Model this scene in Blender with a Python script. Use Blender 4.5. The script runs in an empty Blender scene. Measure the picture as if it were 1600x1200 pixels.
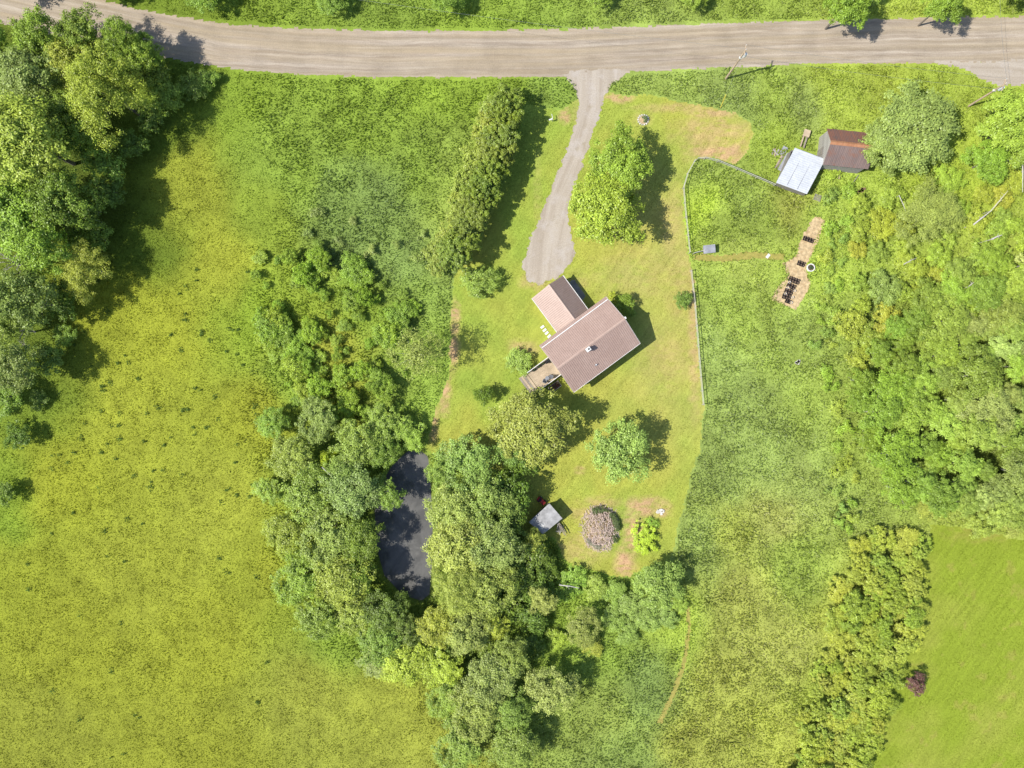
import bpy, math, random
import numpy as np
from mathutils import Vector, Matrix, Quaternion

# ------------------------------------------------------------------ camera, sky, sun, exposure
H = 106.7                       # drone height; 24 mm equivalent lens: 0.1 m per photo pixel on the ground
SC = bpy.context.scene
COL = SC.collection
cam_d = bpy.data.cameras.new("camera")
cam_d.sensor_width = 36; cam_d.lens = 24; cam_d.clip_end = 3000
cam = bpy.data.objects.new("camera", cam_d); COL.objects.link(cam)
cam.location = (0, 0, H); cam.rotation_euler = (0, 0, 0)
SC.camera = cam

SUN_EL, SUN_DIR = math.radians(50), math.radians(15)     # SUN_DIR: heading in which shadows fall
world = bpy.data.worlds.new("World"); SC.world = world; world.use_nodes = True
wn = world.node_tree.nodes; wl = world.node_tree.links
sky = wn.new('ShaderNodeTexSky'); sky.sky_type = 'NISHITA'; sky.sun_disc = False
sky.sun_elevation = SUN_EL; sky.sun_rotation = math.radians(255)
wl.new(sky.outputs[0], wn['Background'].inputs[0]); wn['Background'].inputs[1].default_value = 0.115
sun_d = bpy.data.lights.new("sun", 'SUN'); sun_d.energy = 4.6; sun_d.angle = math.radians(0.6); sun_d.color = (1, 0.95, 0.86)
sun = bpy.data.objects.new("sun", sun_d); COL.objects.link(sun)
trav = Vector((math.cos(SUN_EL)*math.cos(SUN_DIR), math.cos(SUN_EL)*math.sin(SUN_DIR), -math.sin(SUN_EL)))
sun.rotation_euler = trav.to_track_quat('-Z', 'Y').to_euler(); sun.location = (-60, -15, 80)
SC.view_settings.view_transform = 'Standard'; SC.view_settings.look = 'None'
SC.view_settings.exposure = 0.7; SC.view_settings.gamma = 1

# ------------------------------------------------------------------ helpers
rng = np.random.default_rng(11)
R = random.Random(5)
def P(px, py, z=0.0):
    s = 0.1*(1 - z/H)
    return Vector(((px-800)*s, (600-py)*s, z))
def lin(c):
    c = np.asarray(c, float)/255.0
    return np.where(c <= 0.04045, c/12.92, ((c+0.055)/1.055)**2.4)
KL = 2.05                       # sunlit brightness of a white level surface at this exposure
def alb(r, g, b, k=KL): return tuple(lin((r, g, b))/k)

def hashn(ix, iy, seed):
    n = (ix.astype(np.int64)*374761393 + iy.astype(np.int64)*668265263 + seed*982451653) & 0x7fffffff
    n = ((n ^ (n >> 13))*1274126177) & 0x7fffffff
    return ((n ^ (n >> 16)) & 0xffff)/65535.0
def vn(x, y, size, seed=0):
    x = x/size; y = y/size
    ix = np.floor(x); iy = np.floor(y); fx = x-ix; fy = y-iy
    fx = fx*fx*(3-2*fx); fy = fy*fy*(3-2*fy)
    a = hashn(ix, iy, seed); b = hashn(ix+1, iy, seed); c = hashn(ix, iy+1, seed); d = hashn(ix+1, iy+1, seed)
    return (a*(1-fx)+b*fx)*(1-fy) + (c*(1-fx)+d*fx)*fy
def fbm(x, y, size, seed=0):
    return 0.55*vn(x, y, size, seed)+0.3*vn(x, y, size/2.1, seed+7)+0.15*vn(x, y, size/4.3, seed+13)
def inside(px, py, poly):
    r = np.zeros(px.shape, bool); n = len(poly)
    for i in range(n):
        x0, y0 = poly[i]; x1, y1 = poly[(i+1) % n]
        if y0 == y1: continue
        c = ((y0 > py) != (y1 > py)) & (px < (x1-x0)*(py-y0)/(y1-y0)+x0)
        r ^= c
    return r
def edge_dist(px, py, poly, closed=True):
    d = np.full(px.shape, 1e9); n = len(poly)
    for i in range(n if closed else n-1):
        x0, y0 = poly[i]; x1, y1 = poly[(i+1) % n]
        dx, dy = x1-x0, y1-y0; L = dx*dx+dy*dy+1e-9
        t = np.clip(((px-x0)*dx+(py-y0)*dy)/L, 0, 1)
        d = np.minimum(d, np.hypot(px-x0-t*dx, py-y0-t*dy))
    return d
def sdf(px, py, poly):
    d = edge_dist(px, py, poly)
    return np.where(inside(px, py, poly), -d, d)

def tag(o, label=None, cat=None, group=None, kind=None):
    if label: o["label"] = label
    if cat: o["category"] = cat
    if group: o["group"] = group
    if kind: o["kind"] = kind
    return o
def link(name, data, parent=None):
    o = bpy.data.objects.new(name, data); COL.objects.link(o)
    if parent: o.parent = parent
    return o
def thing(name, label, cat, loc=(0, 0, 0), rz=0.0, group=None):
    o = link(name, None); o.location = loc; o.rotation_euler = (0, 0, rz); o.empty_display_size = 0.3
    return tag(o, label, cat, group)

class MB:
    def __init__(s): s.v = []; s.f = []
    def add(s, vs, fs):
        n = len(s.v); s.v += [tuple(v) for v in vs]; s.f += [tuple(i+n for i in f) for f in fs]; return s
    def box(s, c, d, rz=0.0, tilt=None):
        m = Matrix.Rotation(rz, 3, 'Z')
        if tilt is not None: m = m @ tilt
        vs = []
        for x in (-.5, .5):
            for y in (-.5, .5):
                for z in (-.5, .5):
                    vs.append(Vector(c)+m @ Vector((x*d[0], y*d[1], z*d[2])))
        return s.add(vs, [(0, 1, 3, 2), (4, 6, 7, 5), (0, 4, 5, 1), (2, 3, 7, 6), (0, 2, 6, 4), (1, 5, 7, 3)])
    def tube(s, p0, p1, r0, r1=None, n=6, caps=True):
        p0 = Vector(p0); p1 = Vector(p1); r1 = r0 if r1 is None else r1
        a = (p1-p0).normalized(); u = a.orthogonal().normalized(); w = a.cross(u)
        vs = []
        for p, r in ((p0, r0), (p1, r1)):
            for k in range(n):
                t = 2*math.pi*k/n; vs.append(p+(u*math.cos(t)+w*math.sin(t))*r)
        fs = [(k, (k+1) % n, n+(k+1) % n, n+k) for k in range(n)]
        if caps: fs += [tuple(range(n-1, -1, -1)), tuple(range(n, 2*n))]
        return s.add(vs, fs)
    def ring(s, c, r0, r1, z0, z1, n=20):
        vs = []; fs = []
        for k in range(n):
            t = 2*math.pi*k/n; ct, st = math.cos(t), math.sin(t)
            for r, z in ((r0, z0), (r1, z0), (r1, z1), (r0, z1)):
                vs.append((c[0]+r*ct, c[1]+r*st, c[2]+z))
        for k in range(n):
            a = 4*k; b = 4*((k+1) % n)
            for i in range(4):
                j = (i+1) % 4; fs.append((a+i, b+i, b+j, a+j))
        return s.add(vs, fs)
    def mesh(s, name):
        m = bpy.data.meshes.new(name); m.from_pydata(s.v, [], s.f); m.update(); return m
    def build(s, name, mat, parent=None, smooth=False):
        m = s.mesh(name); m.materials.append(mat)
        if smooth: m.polygons.foreach_set('use_smooth', [True]*len(m.polygons))
        return link(name, m, parent)

def np_mesh(name, V, F, mat, color=None, tone=None):
    """V (n,3), F (m,k) fixed polygon size"""
    m = bpy.data.meshes.new(name); k = F.shape[1]
    m.vertices.add(len(V)); m.vertices.foreach_set('co', V.astype(np.float32).ravel())
    m.loops.add(F.size); m.loops.foreach_set('vertex_index', F.astype(np.int32).ravel())
    m.polygons.add(len(F)); m.polygons.foreach_set('loop_start', np.arange(0, F.size, k, dtype=np.int32))
    try: m.polygons.foreach_set('loop_total', np.full(len(F), k, np.int32))
    except Exception: pass
    if color is not None:
        a = m.attributes.new('tint', 'FLOAT_COLOR', 'POINT')
        c4 = np.ones((len(V), 4), np.float32); c4[:, :3] = color; a.data.foreach_set('color', c4.ravel())
    if tone is not None:
        a = m.attributes.new('tone', 'FLOAT', 'POINT'); a.data.foreach_set('value', tone.astype(np.float32))
    m.update(calc_edges=True); m.validate()
    m.materials.append(mat)
    return m

# ------------------------------------------------------------------ materials
class NT:
    def __init__(s, name):
        s.m = bpy.data.materials.new(name); s.m.use_nodes = True
        s.t = s.m.node_tree; s.t.nodes.clear(); s.out = s.t.nodes.new('ShaderNodeOutputMaterial')
    def n(s, typ, ins=None, **kw):
        nd = s.t.nodes.new('ShaderNode'+typ)
        for k, v in kw.items(): setattr(nd, k, v)
        for k, v in (ins or {}).items():
            if hasattr(v, 'is_output') or isinstance(v, bpy.types.NodeSocket): s.t.links.new(v, nd.inputs[k])
            else: nd.inputs[k].default_value = v
        return nd
    def noise(s, scale, detail=3, vec=None, rough=0.55):
        d = {'Scale': scale, 'Detail': detail, 'Roughness': rough}
        if vec is not None: d['Vector'] = vec
        return s.n('TexNoise', d).outputs['Fac']
    def pos(s): return s.n('NewGeometry').outputs['Position']
    def scaled(s, vec, sc, rz=0.0): return s.n('Mapping', {'Vector': vec, 'Scale': sc, 'Rotation': (0, 0, rz)}).outputs[0]
    def rng(s, v, a, b, c, d): return s.n('MapRange', {0: v, 1: a, 2: b, 3: c, 4: d}).outputs[0]
    def math(s, op, a, b): return s.n('Math', {0: a, 1: b}, operation=op).outputs[0]
    def mix(s, f, a, b, mode='MIX'):
        nd = s.n('Mix', data_type='RGBA', blend_type=mode)
        for i, v in ((0, f), (6, a), (7, b)):
            if isinstance(v, bpy.types.NodeSocket): s.t.links.new(v, nd.inputs[i])
            else: nd.inputs[i].default_value = (v if i == 0 else tuple(v)+((1,) if len(v) == 3 else ()))
        return nd.outputs[2]
    def mul(s, colr, f):
        return s.n('VectorMath', {0: colr, 'Scale': f}, operation='SCALE').outputs[0]
    def bump(s, h, strength=0.5, dist=0.05):
        return s.n('Bump', {'Height': h, 'Strength': strength, 'Distance': dist}).outputs[0]
    def fin(s, colr, rough=0.8, normal=None, metal=0.0, spec=0.3):
        ins = {'Base Color': colr if isinstance(colr, bpy.types.NodeSocket) else tuple(colr)+(1,), 'Roughness': rough, 'Metallic': metal, 'Specular IOR Level': spec}
        if normal is not None: ins['Normal'] = normal
        b = s.n('BsdfPrincipled', ins); s.t.links.new(b.outputs[0], s.out.inputs[0]); return s.m
    def leafy(s, colr, trans=0.35, gloss=0.0):
        d = s.n('BsdfDiffuse', {'Color': colr}); t = s.n('BsdfTranslucent', {'Color': colr})
        x = s.n('MixShader', {0: trans, 1: d.outputs[0], 2: t.outputs[0]}).outputs[0]
        if gloss:
            g = s.n('BsdfGlossy', {'Color': (1, 1, 1, 1), 'Roughness': 0.45})
            x = s.n('MixShader', {0: gloss, 1: x, 2: g.outputs[0]}).outputs[0]
        s.t.links.new(x, s.out.inputs[0]); return s.m

def worn(name, c, rough=0.7, var=0.35, sc=2.0, bump=0.2, metal=0.0, spec=0.3, stain=None, stain_amt=0.5):
    t = NT(name); p = t.n('TexCoord').outputs['Object']
    f = t.rng(t.noise(sc, 5, p), 0.3, 0.7, 1-var, 1+var)
    col = t.mul(t.n('RGB').outputs[0], f)
    t.t.nodes['RGB'].outputs[0].default_value = tuple(c)+(1,)
    if stain: col = t.mix(t.rng(t.noise(sc*0.6, 6, p, 0.7), 0.5, 0.62, 0, stain_amt), col, stain)
    nrm = t.bump(t.noise(sc*14, 3, p), bump, 0.02)
    return t.fin(col, rough, nrm, metal, spec)
def wood(name, c, var=0.4, axis=0, rough=0.85):
    t = NT(name); p = t.n('TexCoord').outputs['Object']
    s = [14, 14, 14]; s[axis] = 0.8
    v = t.scaled(p, tuple(s)); f = t.rng(t.noise(1.0, 4, v), 0.25, 0.75, 1-var, 1+var)
    g = t.rng(t.noise(0.9, 3, p), 0.3, 0.7, 0.8, 1.15)
    rgb = t.n('RGB'); rgb.outputs[0].default_value = tuple(c)+(1,)
    col = t.mul(t.mul(rgb.outputs[0], f), g)
    return t.fin(col, rough, t.bump(f, 0.3, 0.01))

def m_ground():
    t = NT('meadow_soil'); a = t.n('Attribute', attribute_name='tint').outputs['Color']; p = t.pos()
    f = t.math('MULTIPLY', t.rng(t.noise(2.2, 5, p, 0.7), 0.3, 0.7, 0.78, 1.16), t.rng(t.noise(0.35, 3, p), 0.3, 0.7, 0.85, 1.12))
    return t.fin(t.mul(a, f), 0.9, t.bump(t.noise(3.0, 5, p, 0.7), 0.5, 0.2), spec=0.1)
def m_lawn():
    t = NT('mown_lawn'); a = t.n('Attribute', attribute_name='tint').outputs['Color']; p = t.pos()
    st = t.noise(1.0, 3, t.scaled(t.scaled(p, (1, 1, 1), math.radians(-55)), (0.16, 1.7, 1)))
    f = t.math('MULTIPLY', t.rng(t.noise(4.0, 4, p, 0.75), 0.3, 0.7, 0.8, 1.18), t.rng(st, 0.3, 0.7, 0.88, 1.12))
    return t.fin(t.mul(a, f), 0.9, t.bump(t.noise(7.0, 4, p, 0.7), 0.5, 0.06), spec=0.1)
def m_road():
    t = NT('dirt_road_surface'); u = t.n('UVMap').outputs[0]; p = t.pos()
    wob = t.n('TexNoise', {'Vector': t.scaled(u, (0.12, 0.5, 1)), 'Scale': 1.0, 'Detail': 3.0}).outputs['Color']
    u2 = t.n('VectorMath', {0: u, 1: t.mul(wob, 1.1)}, operation='ADD').outputs[0]
    st = t.noise(1.0, 5, t.scaled(u2, (0.09, 2.2, 1)), 0.7)
    st2 = t.noise(1.0, 2, t.scaled(u, (0.02, 0.7, 1)))
    rut = t.rng(t.noise(1.0, 1, t.scaled(u, (0.004, 1.25, 1))), 0.35, 0.65, 0.9, 1.1)
    c = t.mix(t.rng(st, 0.36, 0.64, 0, 1), alb(184, 167, 147), alb(218, 204, 186))
    c = t.mix(t.rng(st2, 0.4, 0.62, 0, 0.75), c, alb(196, 178, 148))
    f = t.math('MULTIPLY', t.rng(t.noise(5.0, 5, p, 0.8), 0.3, 0.7, 0.82, 1.16), t.rng(t.noise(0.22, 5, p, 0.65), 0.3, 0.7, 0.88, 1.12))
    return t.fin(t.mul(t.mul(c, f), rut), 0.9, t.bump(st, 0.4, 0.08), spec=0.15)
def m_gravel():
    t = NT('driveway_gravel'); p = t.pos(); u = t.n('UVMap').outputs[0]
    st = t.noise(1.0, 4, t.scaled(u, (0.05, 0.9, 1)), 0.6)
    c = t.mix(t.rng(st, 0.38, 0.62, 0, 1), alb(198, 184, 166), alb(218, 206, 190))
    c = t.mix(t.rng(t.noise(0.35, 4, p), 0.5, 0.66, 0, 0.8), c, alb(220, 210, 200))
    c = t.mix(t.rng(t.noise(0.5, 5, p, 0.7), 0.58, 0.7, 0, 0.5), c, alb(165, 150, 110))
    f = t.rng(t.noise(6.0, 5, p, 0.8), 0.3, 0.7, 0.78, 1.2)
    return t.fin(t.mul(c, f), 0.92, t.bump(t.noise(8, 4, p, 0.8), 0.5, 0.05), spec=0.15)
def m_leaf():
    t = NT('leaf'); oi = t.n('ObjectInfo'); tone = t.n('Attribute', attribute_name='tone').outputs['Fac']
    col = t.mul(oi.outputs['Color'], t.rng(tone, 0, 1, 0.5, 1.5))
    col = t.mix(t.rng(tone, 0.55, 1.0, 0, 0.3), col, t.n('VectorMath', {0: col, 1: (1.07, 1.02, 0.9)}, operation='MULTIPLY').outputs[0])
    return t.leafy(col, 0.16, 0.02)
def m_blade():
    t = NT('grass_blade'); a = t.n('Attribute', attribute_name='tint').outputs['Color']
    return t.leafy(a, 0.5)
def m_bark():
    t = NT('bark'); p = t.n('TexCoord').outputs['Object']; oi = t.n('ObjectInfo')
    f = t.rng(t.noise(5, 5, t.scaled(p, (3, 3, 0.6))), 0.3, 0.7, 0.6, 1.3)
    return t.fin(t.mul(oi.outputs['Color'], f), 0.9, t.bump(f, 0.5, 0.03))
def m_water():
    t = NT('pond_water'); p = t.pos()
    w = t.n('TexNoise', {'Vector': p, 'Scale': 0.25, 'Detail': 3.0, 'Distortion': 2.5}).outputs['Fac']
    c = t.mix(t.rng(w, 0.35, 0.7, 0, 1), (0.08, 0.079, 0.076), (0.125, 0.123, 0.117))
    return t.fin(c, 0.1, spec=0.25)
def m_shadeless_window():
    t = NT('window_glass'); return t.fin((0.03, 0.04, 0.05), 0.06, spec=0.8)
def m_roof(name, c, c2, sc=0.35, rough=0.45):
    t = NT(name); p = t.n('TexCoord').outputs['Object']
    f = t.rng(t.noise(sc, 5, p, 0.65), 0.35, 0.65, 0, 1)
    col = t.mul(t.mix(f, c, c2), t.rng(t.noise(3, 4, p), 0.3, 0.7, 0.92, 1.08))
    return t.fin(col, rough, spec=0.4)
def m_rust(name, a, b, c):
    t = NT(name); p = t.n('TexCoord').outputs['Object']
    s = t.noise(1.0, 5, t.scaled(p, (3.2, 0.35, 0.35)), 0.7)
    col = t.mix(t.rng(s, 0.38, 0.62, 0, 1), a, b)
    col = t.mix(t.rng(t.noise(0.8, 6, p, 0.7), 0.52, 0.66, 0, 0.8), col, c)
    return t.fin(col, 0.75, t.bump(s, 0.2, 0.02))

M = dict(
    ground=m_ground(), lawn=m_lawn(), road=m_road(), gravel=m_gravel(), leaf=m_leaf(), blade=m_blade(), bark=m_bark(), water=m_water(),
    glass=m_shadeless_window(),
    roof=m_roof('painted_metal_roof', alb(198, 169, 156), alb(209, 181, 168)), ridge=m_roof('ridge_cap_metal', alb(220, 192, 176), alb(212, 182, 168)),
    white=worn('white_paint', (0.55, 0.55, 0.54), 0.5, 0.12, 1.5, 0.05), siding=worn('cream_siding', (0.36, 0.33, 0.26), 0.7, 0.12, 1.5, 0.1),
    concrete=worn('concrete', (0.2, 0.195, 0.18), 0.9, 0.25, 1.5, 0.3), brick=worn('chimney_masonry', (0.28, 0.26, 0.245), 0.9, 0.25, 4, 0.3),
    dark=worn('black_plastic', (0.012, 0.012, 0.014), 0.5, 0.3, 4, 0.1), flue=worn('flue_soot', (0.01, 0.01, 0.01), 0.9, 0.2, 4, 0.1),
    deck=wood('deck_wood', alb(226, 204, 174), 0.25, 0), oldwood=wood('weathered_wood', (0.2, 0.185, 0.165), 0.45, 2), plank=wood('grey_plank', (0.22, 0.19, 0.16), 0.4, 0),
    barnwood=wood('whitewashed_boards', (0.3, 0.285, 0.26), 0.35, 2), tin=m_roof('galvanised_sheet', (0.37, 0.39, 0.42), (0.43, 0.45, 0.48), 0.8, 0.5),
    graytin=worn('dull_tin_sheet', (0.25, 0.26, 0.29), 0.6, 0.25, 1.2, 0.1, stain=(0.14, 0.13, 0.12)), rust=m_rust('rusty_sheet', (0.12, 0.09, 0.085), (0.17, 0.12, 0.108), (0.17, 0.085, 0.06)),
    rust2=m_rust('red_rusty_sheet', (0.2, 0.09, 0.06), (0.15, 0.085, 0.07), (0.1, 0.075, 0.07)), rustcap=m_rust('orange_rust', (0.34, 0.17, 0.09), (0.27, 0.12, 0.06), (0.18, 0.08, 0.05)),
    felt=worn('grey_felt_roof', (0.25, 0.25, 0.255), 0.9, 0.3, 1.2, 0.2, stain=(0.45, 0.45, 0.45), stain_amt=0.8), red=worn('red_paint', (0.3, 0.02, 0.02), 0.45, 0.2, 4, 0.1),
    straw=worn('straw_mulch', alb(232, 205, 160), 0.95, 0.35, 2.2, 0.8, stain=alb(205, 168, 118)), stone=worn('pale_stone', (0.45, 0.43, 0.39), 0.9, 0.3, 3, 0.3),
    soil=worn('garden_soil', (0.1, 0.07, 0.05), 0.95, 0.4, 4, 0.6), metal=worn('grey_steel', (0.3, 0.31, 0.32), 0.4, 0.2, 3, 0.05, metal=0.6), pole=wood('pole_wood', (0.36, 0.28, 0.2), 0.3, 2),
    yellow=worn('yellow_plastic', (0.5, 0.38, 0.05), 0.5, 0.1, 3, 0.05), rail=worn('white_fence_rail', (0.36, 0.35, 0.31), 0.6, 0.2, 2, 0.1), cushion=worn('grey_cushion', (0.12, 0.125, 0.14), 0.9, 0.3, 3, 0.3),
    transformer=worn('pale_blue_steel', (0.42, 0.47, 0.5), 0.4, 0.1, 3, 0.05), rock=worn('rusty_soil', (0.17, 0.1, 0.07), 0.95, 0.4, 1.5, 0.5),
    thatch=worn('dry_cut_grass', alb(206, 172, 110), 0.95, 0.3, 2.5, 0.7, stain=alb(160, 165, 70), stain_amt=0.7), trail=worn('worn_trail_grass', alb(190, 180, 95), 0.95, 0.25, 2.5, 0.6, stain=alb(160, 170, 70)),
    siltrail=worn('bare_dirt', alb(186, 160, 120), 0.95, 0.3, 2.0, 0.5, stain=alb(165, 165, 70), stain_amt=0.8),
)

# ------------------------------------------------------------------ layout in photo pixels
ROAD_S = [(-900, -140), (-400, -55), (-100, 15), (60, 50), (220, 84), (340, 106), (470, 118), (600, 122), (750, 122), (890, 121), (1000, 113), (1130, 106), (1250, 101), (1400, 99), (1490, 101), (1620, 98), (1900, 92), (2500, 80)]
ROAD_N = [(-900, -230), (-400, -140), (-100, -70), (60, -25), (220, 14), (340, 34), (470, 44), (600, 47), (750, 46), (890, 44), (1000, 40), (1130, 35), (1250, 32), (1400, 28), (1490, 26), (1620, 23), (1900, 17), (2500, 5)]
ROAD = ROAD_S + ROAD_N[::-1]
DRIVE = [(882, 117), (893, 124), (902, 140), (905, 155), (903, 180), (888, 232), (864, 292), (842, 348), (827, 388), (818, 415), (826, 436), (842, 442), (868, 434), (886, 413), (896, 385), (887, 352), (884, 325), (896, 290), (915, 236), (932, 186), (944, 148), (955, 128), (975, 113), (930, 110)]
PULLOFF = [(1455, 97), (1490, 103), (1515, 114), (1540, 128), (1562, 136), (1600, 133), (1660, 128), (1750, 90), (1600, 92)]
LAWN = [(822, 162), (850, 168), (880, 172), (905, 152), (945, 140), (975, 150), (1010, 148), (1080, 160), (1150, 176), (1176, 192), (1178, 212), (1165, 240), (1148, 256), (1115, 246), (1085, 249), (1072, 275), (1068, 320), (1075, 390), (1084, 420), (1092, 560), (1100, 640), (1094, 700), (1074, 770), (1058, 830), (1045, 895), (1010, 885), (985, 902), (960, 900), (900, 885), (880, 872), (868, 840), (830, 845), (790, 790), (720, 730), (662, 704), (676, 660), (700, 590), (706, 480), (708, 430), (722, 415), (745, 380), (790, 280), (815, 200)]
LAWN2 = [(1455, 818), (1500, 822), (1600, 842), (1800, 860), (1800, 1500), (1290, 1500), (1345, 1240), (1375, 1140), (1400, 1040), (1425, 960)]
POND = [(636, 706), (655, 704), (668, 714), (672, 760), (675, 820), (674, 880), (670, 930), (658, 940), (628, 930), (600, 900), (586, 850), (585, 800), (594, 760), (612, 728)]
DRYL = [  # dry, straw-coloured patches of the lawn: px, py, rx, ry, amount
    (1130, 238, 48, 18, 1.0), (1118, 205, 60, 26, .62), (1060, 168, 60, 7, .55), (1120, 176, 50, 8, .8), (965, 152, 22, 8, .9), (882, 182, 9, 12, .9), (1085, 235, 20, 16, .7),
    (1085, 500, 10, 130, .7), (1070, 440, 30, 60, .35), (990, 430, 60, 40, .28), (1040, 560, 35, 50, .3), (1008, 792, 32, 15, 1.0), (990, 835, 15, 36, 1.1), (977, 882, 17, 24, 1.1), (930, 800, 36, 14, .5), (940, 786, 35, 10, .55), (910, 860, 40, 22, .45),
    (816, 545, 22, 14, .6), (835, 440, 22, 12, .6), (712, 495, 7, 26, 1.0), (708, 545, 8, 30, .95), (695, 610, 9, 32, 1.0), (678, 665, 7, 26, .9), (905, 735, 8, 6, .7), (870, 690, 20, 12, .4), (1050, 340, 18, 60, .35), (1003, 187, 14, 10, .4), (900, 440, 20, 14, .3), (1032, 800, 9, 7, 1.0), (900, 170, 6, 40, .3), (840, 300, 6, 60, .2)]
# colour of the living ground cover, as seen in sun (px, py, r, g, b)
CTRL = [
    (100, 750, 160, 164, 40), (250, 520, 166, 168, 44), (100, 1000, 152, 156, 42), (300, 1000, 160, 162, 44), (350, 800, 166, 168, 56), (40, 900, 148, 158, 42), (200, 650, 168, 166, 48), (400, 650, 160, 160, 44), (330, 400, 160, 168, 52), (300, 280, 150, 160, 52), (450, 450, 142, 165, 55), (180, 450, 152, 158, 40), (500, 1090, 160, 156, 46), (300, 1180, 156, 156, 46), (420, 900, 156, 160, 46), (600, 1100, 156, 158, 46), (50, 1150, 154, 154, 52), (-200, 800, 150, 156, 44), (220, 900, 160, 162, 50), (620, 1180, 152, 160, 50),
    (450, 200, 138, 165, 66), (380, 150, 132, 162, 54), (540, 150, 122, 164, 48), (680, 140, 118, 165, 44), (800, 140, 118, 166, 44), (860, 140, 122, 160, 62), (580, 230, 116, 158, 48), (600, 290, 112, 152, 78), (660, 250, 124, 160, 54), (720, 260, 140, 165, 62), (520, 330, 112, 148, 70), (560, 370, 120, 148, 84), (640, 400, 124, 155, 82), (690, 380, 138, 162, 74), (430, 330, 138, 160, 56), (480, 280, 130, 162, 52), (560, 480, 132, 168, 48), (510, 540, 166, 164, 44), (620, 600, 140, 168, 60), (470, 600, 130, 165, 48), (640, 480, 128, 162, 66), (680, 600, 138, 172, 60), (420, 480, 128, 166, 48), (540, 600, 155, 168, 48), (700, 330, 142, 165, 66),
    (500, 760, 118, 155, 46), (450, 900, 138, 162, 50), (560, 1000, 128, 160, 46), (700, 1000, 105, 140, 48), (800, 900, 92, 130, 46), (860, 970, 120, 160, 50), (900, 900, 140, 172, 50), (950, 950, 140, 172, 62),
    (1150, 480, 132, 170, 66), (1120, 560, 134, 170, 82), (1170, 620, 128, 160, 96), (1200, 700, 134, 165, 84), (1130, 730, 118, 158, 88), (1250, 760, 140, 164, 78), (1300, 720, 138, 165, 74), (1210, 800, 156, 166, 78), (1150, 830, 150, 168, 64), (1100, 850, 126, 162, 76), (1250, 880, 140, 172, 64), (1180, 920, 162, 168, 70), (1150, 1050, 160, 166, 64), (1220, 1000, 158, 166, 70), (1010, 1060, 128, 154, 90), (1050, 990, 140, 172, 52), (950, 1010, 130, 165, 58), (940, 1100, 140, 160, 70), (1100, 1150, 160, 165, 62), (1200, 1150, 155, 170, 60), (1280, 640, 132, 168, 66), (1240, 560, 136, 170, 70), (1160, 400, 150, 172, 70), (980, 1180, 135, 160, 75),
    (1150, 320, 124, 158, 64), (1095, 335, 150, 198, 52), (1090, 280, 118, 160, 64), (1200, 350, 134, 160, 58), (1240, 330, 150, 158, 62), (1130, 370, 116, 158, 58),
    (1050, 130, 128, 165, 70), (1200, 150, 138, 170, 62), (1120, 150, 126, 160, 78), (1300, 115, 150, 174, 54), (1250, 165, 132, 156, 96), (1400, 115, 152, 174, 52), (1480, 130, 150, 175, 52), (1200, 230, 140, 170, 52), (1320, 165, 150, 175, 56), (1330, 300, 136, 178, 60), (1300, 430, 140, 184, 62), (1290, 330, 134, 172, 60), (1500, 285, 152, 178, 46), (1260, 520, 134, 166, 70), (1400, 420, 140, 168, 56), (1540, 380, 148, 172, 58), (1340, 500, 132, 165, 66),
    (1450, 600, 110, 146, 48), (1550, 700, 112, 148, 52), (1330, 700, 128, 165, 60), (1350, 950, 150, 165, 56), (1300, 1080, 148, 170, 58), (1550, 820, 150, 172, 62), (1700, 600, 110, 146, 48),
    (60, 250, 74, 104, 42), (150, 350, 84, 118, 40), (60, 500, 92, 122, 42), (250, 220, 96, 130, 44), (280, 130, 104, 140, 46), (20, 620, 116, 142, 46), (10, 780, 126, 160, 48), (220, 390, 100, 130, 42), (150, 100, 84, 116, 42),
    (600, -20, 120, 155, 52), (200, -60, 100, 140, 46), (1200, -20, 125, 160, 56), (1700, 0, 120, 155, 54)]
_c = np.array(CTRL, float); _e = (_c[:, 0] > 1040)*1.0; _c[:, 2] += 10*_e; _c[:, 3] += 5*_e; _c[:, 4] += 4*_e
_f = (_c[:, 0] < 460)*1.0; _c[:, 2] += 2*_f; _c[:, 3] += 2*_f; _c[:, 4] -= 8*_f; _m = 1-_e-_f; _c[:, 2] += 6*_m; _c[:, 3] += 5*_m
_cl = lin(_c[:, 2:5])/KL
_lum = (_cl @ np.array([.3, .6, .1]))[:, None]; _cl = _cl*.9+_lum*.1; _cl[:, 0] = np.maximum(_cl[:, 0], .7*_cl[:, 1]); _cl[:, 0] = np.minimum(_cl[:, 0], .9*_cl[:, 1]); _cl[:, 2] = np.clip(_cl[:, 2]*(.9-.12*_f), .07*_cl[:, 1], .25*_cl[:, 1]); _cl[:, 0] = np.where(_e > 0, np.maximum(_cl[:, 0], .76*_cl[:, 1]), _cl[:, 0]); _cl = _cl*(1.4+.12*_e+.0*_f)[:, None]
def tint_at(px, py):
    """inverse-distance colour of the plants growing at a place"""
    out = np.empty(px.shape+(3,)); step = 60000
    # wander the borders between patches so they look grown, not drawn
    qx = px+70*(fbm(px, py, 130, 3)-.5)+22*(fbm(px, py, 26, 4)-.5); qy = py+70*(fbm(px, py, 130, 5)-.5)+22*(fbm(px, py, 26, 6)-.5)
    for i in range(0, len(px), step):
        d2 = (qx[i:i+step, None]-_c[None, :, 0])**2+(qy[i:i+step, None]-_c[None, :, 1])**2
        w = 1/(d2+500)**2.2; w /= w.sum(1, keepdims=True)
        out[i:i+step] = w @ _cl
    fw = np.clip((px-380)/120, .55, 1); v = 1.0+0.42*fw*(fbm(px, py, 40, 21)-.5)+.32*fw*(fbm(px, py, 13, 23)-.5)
    return out*v[:, None]

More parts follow.
